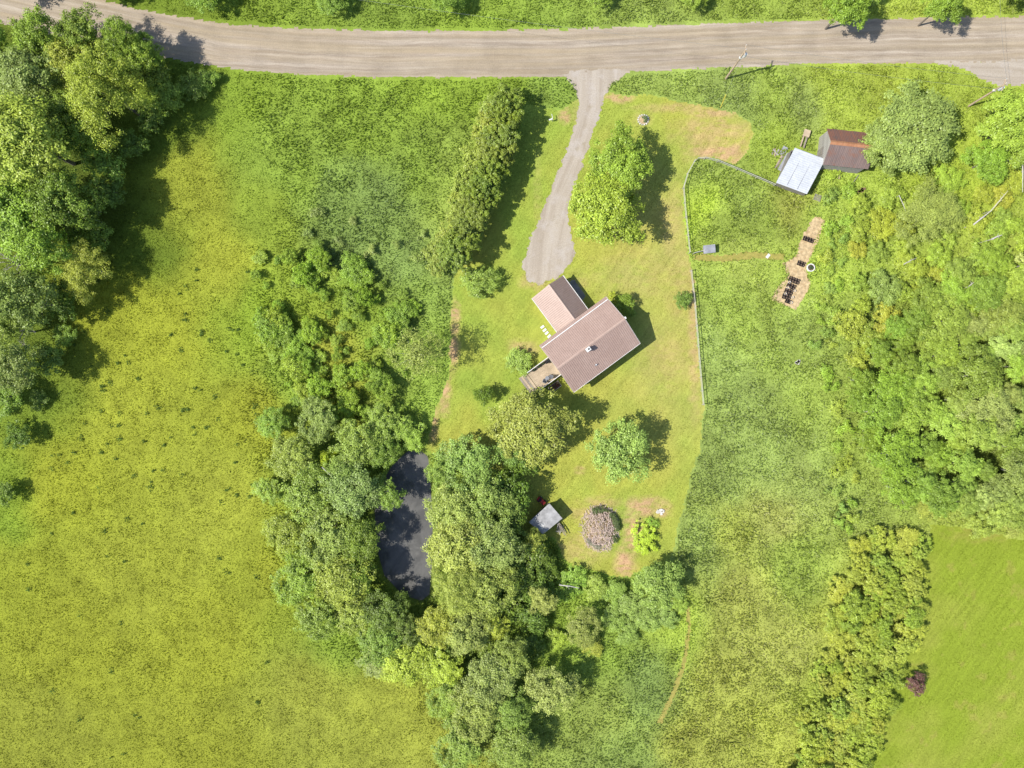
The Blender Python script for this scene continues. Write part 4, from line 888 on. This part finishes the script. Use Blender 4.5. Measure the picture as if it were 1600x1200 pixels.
board_walls(barn, .25, BLn-.25, -BW+.25, BW-.25, lambda x, y: bz+(br-bz)*(1-abs(y)/BW)-.12 if abs(y) < BW-.3 else bz+.05, M['barnwood'], .025, .28)
sheets(barn, (0, 0, br), (BLn, 0, br), (0, -BW, bz), 9, M['rust'], 'roof_sheet')
sheets(barn, (0, 0, br), (BLn, 0, br), (0, BW, bz), 9, M['rust2'], 'roof_sheet')
cp = MB()
for s in (1, -1): cp.add([(-.05, 0, br+.07), (BLn+.05, 0, br+.07), (BLn+.05, s*.32, br+.07-.32*.72), (-.05, s*.32, br+.07-.32*.72)], [(0, 1, 2, 3)])
cp.build('ridge_cap', M['rustcap'], barn)
dr = MB().box((.2, -.2, 1.05), (.05, 1.2, 2.1)).build('door', M['oldwood'], barn); MB().box((.16, -.2, 1.6), (.04, 1.1, .12)).build('door_brace', M['plank'], dr); MB().tube((.16, .25, 1), (.16, .25, 1.2), .02, .02, 6).build('door_handle', M['metal'], dr)

cs = [P(1241.9, 230.6, 2.5), P(1289.8, 248.5, 2.35), P(1260.9, 303.1, 2.2), P(1213.8, 282.5, 2.35)]
cen = sum(cs, Vector())/4; u_ = (cs[1]-cs[0]); sa = math.atan2(u_.y, u_.x)
shed = thing('open_shed', 'shed with bright white metal roof below the barn', 'shed', (cen.x, cen.y, 0), sa)
si = (Matrix.Translation((cen.x, cen.y, 0)) @ Matrix.Rotation(sa, 4, 'Z')).inverted(); lc = [si @ q for q in cs]
for i in range(2):
    f0, f1 = i/2, (i+1)/2; a0 = lc[0].lerp(lc[3], f0); a1 = lc[0].lerp(lc[3], f1); b0 = lc[1].lerp(lc[2], f0)
    pass
sheets(shed, lc[1], lc[2], lc[0]+(lc[1]-lc[1]), 6, M['tin'], 'roof_sheet')
for t_ in (.33, .66):
    a_, b_ = lc[0].lerp(lc[1], t_), lc[3].lerp(lc[2], t_); m__ = (a_+b_)/2; MB().box((m__.x, m__.y, m__.z+.045), ((a_-b_).length-.1, .05, .02), math.atan2((a_-b_).y, (a_-b_).x), None).build('roof_batten', M['graytin'], shed)
wx0, wx1 = (lc[0].x+lc[3].x)/2+.25, (lc[1].x+lc[2].x)/2-.25; wy0, wy1 = (lc[2].y+lc[3].y)/2+.25, (lc[0].y+lc[1].y)/2-.25
board_walls(shed, wx0, wx1, wy0, wy1, lambda x, y: 2.0, M['oldwood'], .02, .26)
for x in (wx0+.12, wx1-.12):
    for y in (wy0+.12, wy1-.12): MB().box((x, y, 1.02), (.12, .12, 2.04)).build('post', M['oldwood'], shed)

cs = [P(858.4, 786.6, 2.3), P(878.8, 810, 2.3), P(848.3, 835, 2.0), P(826.4, 816, 2.0)]; cen = sum(cs, Vector())/4; u_ = cs[0]-cs[3]; sa = math.atan2(u_.y, u_.x)
gs = thing('garden_shed', 'small shed with flat grey felt roof at the edge of the pond trees', 'shed', (cen.x, cen.y, 0), sa)
si = (Matrix.Translation((cen.x, cen.y, 0)) @ Matrix.Rotation(sa, 4, 'Z')).inverted(); lc = [si @ q for q in cs]
b = MB(); b.add([q for q in lc]+[q-Vector((0, 0, .07)) for q in lc], [(0, 3, 2, 1), (4, 5, 6, 7), (0, 1, 5, 4), (1, 2, 6, 5), (2, 3, 7, 6), (3, 0, 4, 7)]); b.build('roof', M['felt'], gs)
xa, xb = max(lc[3].x, lc[2].x)+.2, min(lc[0].x, lc[1].x)-.2; ya, yb = max(lc[1].y, lc[2].y)+.2, min(lc[0].y, lc[3].y)-.2
board_walls(gs, xa, xb, ya, yb, lambda x, y: 1.9+.06*(x-xa), M['oldwood'], .015, .24)
dr = MB().box((xb+.04, (ya+yb)/2, .95), (.05, .8, 1.8)).build('door', M['plank'], gs); MB().tube((xb+.1, (ya+yb)/2+.3, .9), (xb+.1, (ya+yb)/2+.3, 1.05), .02, .02, 6).build('door_handle', M['metal'], dr)

p = P(1108.5, 389, 1.1); co = thing('animal_hutch', 'small hutch with flat grey roof in the corner of the paddock', 'hutch', (p.x, p.y, 0), math.radians(7))
MB().box((0, 0, 1.12), (1.85, 1.25, .06), 0, Matrix.Rotation(.1, 3, 'X')).build('roof', M['graytin'], co); MB().box((0, 0, .66), (1.55, .95, .68)).build('box', M['plank'], co)
for x in (-.7, .7):
    for y in (-.4, .4): MB().box((x, y, .16), (.08, .08, .33)).build('leg', M['oldwood'], co)
dr = MB().box((.2, -.49, .66), (.6, .03, .5)).build('door', M['oldwood'], co); MB().box((.45, -.52, .66), (.05, .03, .1)).build('latch', M['metal'], co)

# lumber and scrap round the sheds
def lumber(name, label, cat, px, py, rz, parts, group=None):
    p = P(px, py, 0); o = thing(name, label, cat, (p.x, p.y, 0), rz, group)
    for nm, c_, d__, r_, mt in parts: MB().box(c_, d__, r_).build(nm, M[mt], o)
    return o
lumber('workbench', 'old wooden bench with pale top leaning above the white-roofed shed', 'bench', 1257, 214, math.radians(-18), [('top', (0, .4, .62), (1.0, 1.1, .06), 0, 'deck'), ('leg', (-.4, .8, .3), (.09, .09, .6), 0, 'plank'), ('leg', (.4, .8, .3), (.09, .09, .6), 0, 'plank'), ('leg', (-.4, 0, .3), (.09, .09, .6), 0, 'plank'), ('leg', (.4, 0, .3), (.09, .09, .6), 0, 'plank'), ('beam', (-.3, -1.0, .5), (.22, 1.7, .08), 0, 'deck'), ('beam', (.25, -1.0, .5), (.22, 1.7, .08), 0, 'plank')])
lumber('metal_sheet', 'short grey metal sheet lying left of the white-roofed shed', 'metal sheet', 1224, 236, math.radians(-32), [('sheet', (0, 0, .12), (.8, 1.5, .03), 0, 'graytin'), ('batten', (0, .3, .05), (.9, .1, .09), 0, 'plank')])
lumber('metal_sheet', 'long grey metal sheet along the white-roofed shed wall', 'metal sheet', 1225, 254, math.radians(-30), [('sheet', (0, 0, .22), (.75, 3.0, .03), 0, 'graytin'), ('batten', (0, .8, .1), (.9, .1, .2), 0, 'plank'), ('batten', (0, -.8, .1), (.9, .1, .2), 0, 'plank')])
lumber('plank_pile', 'pile of brown planks beside the long metal sheet', 'planks', 1219, 252, math.radians(-30), [('plank', (0, 0, .04), (.2, 2.9, .06), 0, 'plank'), ('plank', (-.22, .1, .04), (.18, 2.5, .06), .05, 'deck'), ('plank', (-.1, 0, .11), (.18, 2.7, .06), -.06, 'plank')])
lumber('plank_pile', 'short pale boards heaped left of the short metal sheet', 'planks', 1211, 238, math.radians(-20), [('plank', (0, 0, .05), (.2, 1.3, .06), .3, 'deck'), ('plank', (.3, .1, .05), (.22, 1.1, .06), -.2, 'barnwood'), ('plank', (-.35, 0, .05), (.2, 1.0, .06), .1, 'plank'), ('plank', (.1, 0, .12), (.2, 1.2, .06), 1.1, 'barnwood')])
lumber('ramp', 'narrow wooden ramp at the south wall of the rusty barn', 'ramp', 1311, 271, math.radians(-3), [('plank', (-.22, 0, .12), (.26, 1.8, .05), 0, 'plank'), ('plank', (.06, 0, .12), (.26, 1.8, .05), 0, 'deck'), ('crosspiece', (-.08, .6, .05), (.6, .1, .09), 0, 'oldwood'), ('crosspiece', (-.08, -.6, .05), (.6, .1, .09), 0, 'oldwood')])
lumber('pallet', 'small grey pallet on the grass below the white-roofed shed', 'pallet', 1277, 309, math.radians(-20), [('slat', (0, -.4+.2*k, .12), (1.1, .13, .025), 0, 'oldwood') for k in range(5)]+[('runner', (-.45, 0, .05), (.09, 1.0, .1), 0, 'oldwood'), ('runner', (.45, 0, .05), (.09, 1.0, .1), 0, 'oldwood')])
lumber('board', 'small pale board lying on the path end near the straw bed', 'board', 1200, 400, math.radians(-40), [('plank', (-.11, 0, .04), (.2, .75, .04), 0, 'white'), ('plank', (.11, 0, .04), (.2, .7, .04), 0, 'white')])
lumber('handle_tool', 'long thin pole leaning by the barn corner in the grass', 'pole', 1331, 287, math.radians(-35), [('shaft', (0, 0, .3), (.09, 3.1, .06), 0, 'oldwood'), ('blade', (0, -1.6, .3), (.3, .25, .04), 0, 'metal')])
p = P(1346, 297, 0); o = MB(); 
for k in range(9):
    o.box((R.uniform(-.5, .5), R.uniform(-.35, .35), .06), (R.uniform(.3, .6), R.uniform(.25, .5), .16), R.uniform(0, 3))
o = o.build('rubble_heap', M['rock']); o.location = (p.x, p.y, 0); tag(o, 'rust-brown heap of rubble in the grass below the barn', 'rubble')
p = P(1246, 564, 0); o = MB()
for k in range(6): o.box((R.uniform(-.4, .4), R.uniform(-.35, .35), .08), (R.uniform(.3, .5), R.uniform(.25, .5), .2), R.uniform(0, 3))
o = o.build('rock_heap', M['stone']); o.location = (p.x, p.y, 0); tag(o, 'small heap of grey rocks in the meadow left of the wood', 'rocks')
# brush pile
p = P(938, 826, .5); o = thing('brush_pile', 'big heap of dry brown twigs on the lawn by the garden', 'brush pile', (p.x, p.y, 0))
b = MB()
for k in range(760):
    a_ = R.uniform(0, 6.28); q = math.sqrt(R.random())*3.3; x, y = math.cos(a_)*q*.92, math.sin(a_)*q*1.1; hgt = 1.5*(1-(q/3.2)**2)
    d = Vector((R.uniform(-1, 1)*.6, R.uniform(-1, 1), R.uniform(-.15, .35))).normalized()*R.uniform(.5, 1.3); c_ = Vector((x, y, max(.08, hgt*R.uniform(.4, 1))))
    e0, e1 = c_-d*.5, c_+d*.5; e0.z = max(.03, e0.z); e1.z = max(.03, e1.z)
    b.tube(e0, e1, R.uniform(.02, .045), .012, 4, False)
tw = b.build('twigs', M['bark'], o); tw.color = (.55, .44, .38, 1); tag(tw, kind='stuff')
mb = MB(); n_ = 16; mb.v = [(0, 0, 1.0)]+[(math.cos(6.283*k/n_)*2.5*.9, math.sin(6.283*k/n_)*2.5*1.1, .02) for k in range(n_)]; mb.f = [(0, 1+k, 1+(k+1) % n_) for k in range(n_)]
mb.build('leaf_litter', M['siltrail'], o)
for k in range(14):
    a_ = R.uniform(-.9, 1.9); lf = tag(link('leafy_shoots', PR['bushlet'][k % 4][0], o), kind='stuff'); lf.location = (math.cos(a_)*2.6, math.sin(a_)*2.9, .0); lf.scale = (.65, .65, .8); lf.color = (.11, .15, .05, 1)
for k in range(6):
    a_ = R.uniform(3.6, 4.9); lf = tag(link('leafy_shoots', PR['bushlet'][k % 4][0], o), kind='stuff'); lf.location = (math.cos(a_)*2.4, math.sin(a_)*2.9, 0); lf.scale = (.5, .5, .5); lf.color = (.26, .26, .18, 1)
# firewood and machine at the garden shed
p = P(876, 825, .3); o = thing('lumber_pile', 'tangled pile of grey lumber behind the garden shed', 'lumber', (p.x, p.y, 0), 0)
for k in range(15):
    d = Vector((R.uniform(-.5, .5), R.uniform(-1, 1), 0)).normalized()*R.uniform(.8, 1.5); x, y = R.uniform(-.5, .5), R.uniform(-.5, .6)
    z_ = .08+.05*k; MB().tube(Vector((x, y, z_))-d*.6, Vector((x, y, z_+.1))+d*.6, .06, .05, 6).build('log', M['plank'] if k % 3 else M['barnwood'], o)
p = P(847.5, 784, .6); o = thing('garden_tractor', 'red garden machine parked behind the small grey shed', 'machine', (p.x, p.y, 0), math.radians(-38))
MB().box((.1, 0, .62), (.75, .5, .34)).build('hood', M['red'], o); MB().box((-.45, 0, .6), (.4, .45, .1)).build('seat', M['dark'], o); MB().box((-.62, 0, .82), (.08, .42, .38)).build('seat_back', M['dark'], o); MB().box((-.35, 0, .42), (1.1, .6, .16)).build('chassis', M['red'], o)
MB().tube((-.1, 0, .75), (-.22, 0, 1.0), .025, .025, 6).build('steering_column', M['metal'], o)
for x, r_ in ((-.55, .26), (.3, .2)):
    for y in (-.38, .38):
        w_ = MB().tube((x, y-.08, r_), (x, y+.08, r_), r_, r_, 16).build('wheel', M['dark'], o); MB().tube((x, y-.09, r_), (x, y+.09, r_), r_*.45, r_*.45, 10).build('rim', M['white'], w_)
# flower ring of stones
p = P(1005, 187, .1); o = thing('flower_ring', 'ring of pale stones with a small plant on the upper lawn', 'flower bed', (p.x, p.y, 0))
for k in range(14):
    a_ = 6.283*k/14; s_ = R.uniform(.2, .34); st = MB(); st.box((math.cos(a_)*.8, math.sin(a_)*.75, .07), (s_, s_*.8, .16), a_, Matrix.Rotation(R.uniform(-.3, .3), 3, 'X')); st.build('stone', M['stone'], o)
MB().tube((0, 0, .01), (0, 0, .05), .68, .6, 14).build('soil', M['straw'], o); lf = link('plant', PR['bushlet'][1][0], o); lf.scale = (.6, .6, .7); lf.color = (.1, .16, .05, 1); lf.location = (.2, .05, .02)
# pale stones in the garden corner
p = P(1032, 800, .1); o = thing('stone_heap', 'pale heap of stones in the top corner of the garden', 'stones', (p.x, p.y, 0))
for k in range(12): MB().box((R.uniform(-.6, .6), R.uniform(-.35, .35), .08), (R.uniform(.2, .4), R.uniform(.2, .35), .18), R.uniform(0, 3), Matrix.Rotation(R.uniform(-.3, .3), 3, 'X')).build('stone', M['stone'], o)
# small white marker by the hedge
p = P(863, 186, .8); o = thing('garden_marker', 'small white wooden cross-shaped marker in the hedge shade', 'marker', (p.x, p.y, 0), math.radians(20))
MB().box((0, 0, .5), (.09, .09, 1.0)).build('post', M['white'], o); MB().box((-.25, 0, .95), (.62, .2, .05)).build('crossbar', M['white'], o); MB().box((.1, .3, .9), (.07, .9, .05), -.15).build('arm', M['white'], o)
# trays and pots in the straw bed
def tray(x, y, w, d, rz, label, cols, rows):
    p = P(x, y, .1); o = thing('plant_tray', label, 'plant tray', (p.x, p.y, .032), rz, 'black plant trays on the straw bed')
    MB().box((0, 0, .03), (w, d, .05)).build('tray', M['dark'], o)
    for i in range(cols):
        for j in range(rows):
            cx, cy = -w/2+w*(i+.5)/cols, -d/2+d*(j+.5)/rows; s_ = min(w/cols, d/rows)*.46
            pt_ = MB().tube((cx, cy, .05), (cx, cy, .27), s_*.8, s_, 10, False).build('pot', M['dark'], o); MB().tube((cx, cy, .06), (cx, cy, .22), s_*.75, s_*.85, 8).build('soil', M['soil'], pt_)
ta = math.radians(-20)
tray(1263.3, 374.2, 1.7, .7, ta, 'black pot tray nearest the top of the straw bed', 4, 2)
tray(1252, 412, 1.2, .75, ta, 'black pot tray beside the white round planter', 3, 2)
tray(1241, 438, 1.7, .85, ta, 'widest black pot tray in the lower straw bed', 4, 2)
tray(1236.5, 447, 1.4, .8, math.radians(-28), 'black pot tray just below the widest one', 3, 2)
tray(1232.5, 455.5, 1.3, .8, ta, 'middle black pot tray of the lower straw bed', 3, 2)
tray(1229, 463.5, 1.3, .8, math.radians(-14), 'black pot tray second from the bottom of the straw bed', 3, 2)
tray(1231.5, 471, .9, .6, ta, 'smallest black pot tray at the bottom of the straw bed', 2, 2)
for i, (x, y) in enumerate([(1233, 441), (1230.5, 449.5), (1226.5, 459), (1241, 454.5), (1238, 464.5), (1235.8, 473)]):
    p = P(x, y, .1); o = thing('white_bucket', ['white bucket left of the widest tray', 'white bucket left of the second tray in the lower bed', 'white bucket left of the middle tray', 'white bucket right of the middle tray', 'white bucket right of the second-lowest tray', 'white bucket beside the smallest tray'][i], 'bucket', (p.x, p.y, .032), 0, 'white buckets on the straw bed')
    MB().tube((0, 0, 0), (0, 0, .28), .15, .19, 12, False).build('bucket', M['white'], o); MB().tube((0, 0, .02), (0, 0, .2), .14, .17, 12).build('contents', M['straw'], o); MB().ring((0, 0, .26), .18, .2, 0, .025, 14).build('rim', M['white'], o)
p = P(1267.3, 418, .3); o = thing('round_planter', 'white round planter ring with plants beside the straw bed', 'planter', (p.x, p.y, 0))
MB().ring((0, 0, 0), .5, .62, 0, .34, 22).build('rim', M['white'], o); MB().tube((0, 0, .02), (0, 0, .22), .5, .5, 18).build('soil', M['soil'], o)
for k in range(3): lf = link('plant', PR['bushlet'][k][0], o); lf.location = (.2*math.cos(2.1*k), .2*math.sin(2.1*k), .2); lf.scale = (.24, .24, .3); lf.color = (.06, .1, .04, 1)

# ------------------------------------------------------------------ fences
def fence(label, pts, name='rail_fence'):
    p0 = P(*pts[0]); o = thing(name, label, 'fence', (p0.x, p0.y, 0))
    W = [P(*q)-p0 for q in pts]; pm = {}; last = None; posts = []
    for a_, b_ in zip(W, W[1:]):
        L = (b_-a_).length; k = max(1, round(L/2.6))
        for i in range(k): posts.append(a_.lerp(b_, i/k))
    posts.append(W[-1]); pm_ = MB().tube((0, 0, -.2), (0, 0, 1.22), .06, .05, 7).mesh('post'); pm_.materials.append(M['rail'])
    for q in posts:
        t = link('post', pm_, o); t.location = (q.x, q.y, 0); t.rotation_euler = (R.uniform(-.04, .04), R.uniform(-.04, .04), 0)
    for a_, b_ in zip(posts, posts[1:]):
        d = b_-a_; rz = math.atan2(d.y, d.x)
        for zz_, wd in ((1.12, .075), (.62, .05)):
            MB().box((0, 0, 0), (d.length+.04, wd, .05)).build('rail', M['rail'], o)
            r_ = [c for c in o.children][-1]; r_.location = ((a_.x+b_.x)/2, (a_.y+b_.y)/2, zz_+R.uniform(-.03, .03)); r_.rotation_euler = (0, R.uniform(-.015, .015), rz+R.uniform(-.004, .004))
    return o
fence('white rail fence along the left side of the paddock', [(1084, 253), (1073, 272), (1066, 295), (1070, 340), (1076, 396)])
fence('white rail fence along the top of the paddock to the white-roofed shed', [(1088, 250), (1100, 249), (1120, 254), (1150, 266), (1180, 279), (1208, 291)])
fence('long white rail fence between lawn and meadow below the path', [(1078, 424), (1084, 480), (1089, 540), (1093, 590), (1097, 632)])
fence('short grey rail fence beside the hutch', [(1082, 397), (1098, 393)])

# ------------------------------------------------------------------ utility poles and wires
def util_pole(px, py, h, label, arm_rz, trans):
    p = P(px, py); o = thing('utility_pole', label, 'utility pole', (p.x, p.y, 0), 0, 'utility poles along the road')
    MB().tube((0, 0, -.3), (0, 0, h), .16, .11, 10).build('pole', M['pole'], o)
    ar = MB().box((0, 0, h-.5), (1.9, .1, .12), arm_rz).build('crossarm', M['pole'], o)
    m_ = Matrix.Rotation(arm_rz, 3, 'Z'); tops = []
    for x in (-.85, 0, .85):
        q = m_ @ Vector((x, 0, 0)); z_ = h-.43 if x else h
        MB().tube((q.x, q.y, z_), (q.x, q.y, z_+.2), .05, .035, 8).build('insulator', M['white'], ar if x else o); tops.append(Vector((p.x+q.x, p.y+q.y, z_+.2)))
    if trans:
        t = MB().tube((.32, -.1, h-1.9), (.32, -.1, h-1.0), .22, .22, 14).build('transformer', M['transformer'], o); MB().tube((.32, -.1, h-1.0), (.32, -.1, h-.8), .06, .04, 8).build('bushing', M['white'], t); MB().box((.12, -.05, h-1.4), (.3, .06, .5)).build('bracket', M['metal'], o)
    MB().box((0, 0, h-2.4), (.36, .3, .25)).build('cable_box', M['white'], o)
    return tops
t1 = util_pole(1134, 123, 9.3, 'utility pole with pale transformer at the roadside right of the driveway', math.radians(80), True)
t2 = util_pole(1513, 166, 8.2, 'pale utility pole beside the gravel pull-off at upper right', math.radians(70), True)
def wire(name, a_, b_, label, sag=.6, r=.012, mat='metal'):
    bm_ = MB(); pts = [a_.lerp(b_, k/14)-Vector((0, 0, sag*4*(k/14)*(1-k/14))) for k in range(15)]
    for q, w in zip(pts, pts[1:]): bm_.tube(q, w, r, r, 4, False)
    return tag(bm_.build(name, M[mat]), label, 'wire', 'overhead wires')
wire('power_line', t1[0], t2[0], 'overhead wire between the two utility poles, roadside')
wire('power_line', t1[2], t2[2], 'overhead wire between the two utility poles, field side')
wire('power_line', t1[1], Vector((-70, 62, 9.5)), 'overhead wire running left along the road from the pole', 1.2)
wire('power_line', t2[1], t2[1]+Vector((-1.5, 22, .5)), 'overhead wire crossing the road from the right pole')
p = P(1125, 170); o = thing('guy_wire', 'yellow-sleeved guy wire anchoring the pole by the driveway', 'guy wire', (p.x, p.y, 0)); q = P(1134, 123); e = Vector((q.x-p.x, q.y-p.y, 8.0))
MB().tube((0, 0, 0), e, .015, .015, 5).build('cable', M['metal'], o); MB().tube(e*.02, e*.28, .045, .045, 8).build('guard_sleeve', M['yellow'], o)

# ------------------------------------------------------------------ fallen branches
for x0, y0, x1, y1, h0, h1, r_, lab in [(1521, 351, 1548, 330, 2.2, 3.2, .12, 'thick white fallen trunk in the scrub near the right edge'), (1548, 330, 1575, 298, 3.2, 4.2, .07, 'thin white dead branch running up from the fallen trunk'), (1405, 305, 1418, 340, 2.5, 3, .05, 'thin bare branch left of the pale willow'), (1549, 374, 1566, 367, 3, 3.3, .12, 'short pale log lying on the scrub'), (874, 914, 905, 919, 2.2, 2.6, .1, 'pale fallen trunk among shrubs below the garden'), (826, 868, 832, 878, 3, 3.2, .06, 'short pale branch in the dark undergrowth'), (503, 730, 527, 755, 5, 4.5, .06, 'thin white branch among the west pond trees'), (1412, 413, 1432, 403, 1.8, 2.4, .06, 'pale bare stick in the scrub below the willow'), (1512, 449, 1522, 441, 4, 4.5, .07, 'short dead stick on top of the right-hand wood'), (1597, 240, 1598, 300, 4, 5, .1, 'upright white dead trunk at the right edge')]:
    a_, b_ = P(x0, y0, h0), P(x1, y1, h1); o = thing('fallen_branch', lab, 'branch', (a_.x, a_.y, 0)); w_ = MB(); d = b_-a_
    s = Vector((0, 0, h0)); m_ = s+d*.5+Vector((.05, .08, .06)); w_.tube(s, m_, r_, r_*.8, 6); w_.tube(m_, s+d, r_*.8, r_*.35, 6)
    for k in range(3):
        c_ = s+d*R.uniform(.3, .9); w_.tube(c_, c_+Vector((R.uniform(-.6, .6), R.uniform(-.6, .6), R.uniform(0, .4))), r_*.35, r_*.12, 4)
    w_.tube(s+d*.02-Vector((0, 0, h0)), s+d*.02, r_*.5, r_*.5, 5)
    t = w_.build('stem', M['bark'], o); t.color = (.42, .4, .37, 1)

# ------------------------------------------------------------------ labels that single out look-alikes
MARK = [("the dark pond's upper tip", 640, 705), ("the middle of the dark pond", 640, 820), ("the dark pond's lower tip", 650, 935), ("the house", 920, 538), ("the garden shed", 852, 810), ("the lone round lawn tree", 968, 705), ("the brush pile", 940, 825), ("the thin grey-leaved tree", 652, 552), ("the yellow shrub gap", 515, 535), ("the top meadow shrubs", 490, 400), ("the hedge's upper end", 790, 165), ("the hedge's lower end", 712, 400), ("the driveway mouth", 920, 115), ("the straw bed's lower end", 1232, 470), ("the straw bed's upper end", 1275, 345), ("the rusty barn", 1315, 232), ("the pale willow", 1452, 335), ("the blue-grey shrub", 1375, 452), ("the purple tree", 1430, 1070), ("the mown field's top corner", 1458, 820), ("the small yellow conifer", 515, 715), ("the rounded willow at left", 132, 416), ("the broad roadside willow", 165, 140), ("the large pale ash", 48, 222), ("the right-hand pole", 1513, 166), ("the overgrown trail", 1072, 1000), ("the round bottom tree", 862, 1080), ("the grey rock heap", 1246, 564), ("the lower right-hand wood's edge", 1345, 690), ("the right edge of the picture", 1600, 600), ("the thicket's bottom", 1290, 1140)]
ORD = ['first', 'second', 'third', 'fourth', 'fifth', 'sixth', 'seventh', 'eighth', 'ninth', 'tenth', 'eleventh', 'twelfth', 'thirteenth', 'fourteenth', 'fifteenth', 'sixteenth', 'seventeenth', 'eighteenth', 'nineteenth', 'twentieth']
def tint_word(c):
    r_, g_, b_ = c; l = g_
    if b_ > .29*g_: return 'grey-green' if l < .8 else 'pale grey-green'
    if r_ > .8*g_: return 'yellow-green'
    return 'dark green' if l < .32 else ('fresh green' if l < .46 else 'bright green')
KIND = {'trees of the right-hand wood': 'poplar', 'trees west of the pond': 'tree', 'trees east of the pond': 'tree', 'hedge row by the driveway': None, 'shrubs on the sunny side of the hedge': None}
AUTO = ['trees of the right-hand wood', 'trees west of the pond', 'trees east of the pond', 'thicket beside the mown field', 'shrubs in the rough meadow', 'shrubs along the field wood', 'scrub above the right-hand wood', 'undergrowth in the shade of the pond trees', 'shrubs below the garden', 'weed clumps in the meadow', 'weed clumps before the right-hand wood', 'shrubs above the mown field', 'trees hiding the road bend']
tops = [o for o in COL.objects if o.parent is None and o.get('group')]
seen = {}
for o in tops:
    gname = o['group']
    if gname not in AUTO: continue
    cr = [c for c in o.children if c.name.startswith('crown')][0]
    zc = .6*cr.bound_box[1][2]*o.scale.z; q = 1/(1-zc/H); x = 800+o.location.x*10*q; y = 600-o.location.y*10*q
    nm, mx, my = min(MARK, key=lambda m: (m[1]-x)**2+(m[2]-y)**2); dx, dy = x-mx, y-my; d = math.hypot(dx, dy)
    side = ('right of' if dx > 0 else 'left of') if abs(dx) > abs(dy) else ('below' if dy > 0 else 'above')
    kind = 'poplar' if 'right-hand wood' in gname and o['category'] == 'tree' else {'tree': 'tree', 'shrub': 'shrub', 'plant': 'weed clump'}[o['category']]
    lab = tint_word(cr.color[:3])+' '+kind+' '+('close ' if d < 45 else ('well ' if d > 110 else ''))+side+' '+nm
    seen.setdefault(lab, []).append((y, o))
for lab, l in seen.items():
    l.sort(key=lambda t: t[0])
    for i, (y, o) in enumerate(l):
        o['label'] = lab if len(l) == 1 else lab+', '+(('upper' if i == 0 else 'lower')+' of the two' if len(l) == 2 else (ORD[i]+' from the top' if i < 20 else 'lower down'))
for gname, txt in (('hedge row by the driveway', 'hedge evergreen, %s from the road end of the row'), ('shrubs on the sunny side of the hedge', 'pale shrub on the sunny hedge side, %s from the road'), ('trees across the road', 'roadside tree across the dirt road, %s from the left')):
    l = [o for o in tops if o['group'] == gname]; l.sort(key=(lambda o: o.location.x) if 'across' in gname else (lambda o: -o.location.y))
    for i, o in enumerate(l): o['label'] = txt % ORD[min(i, 11)]
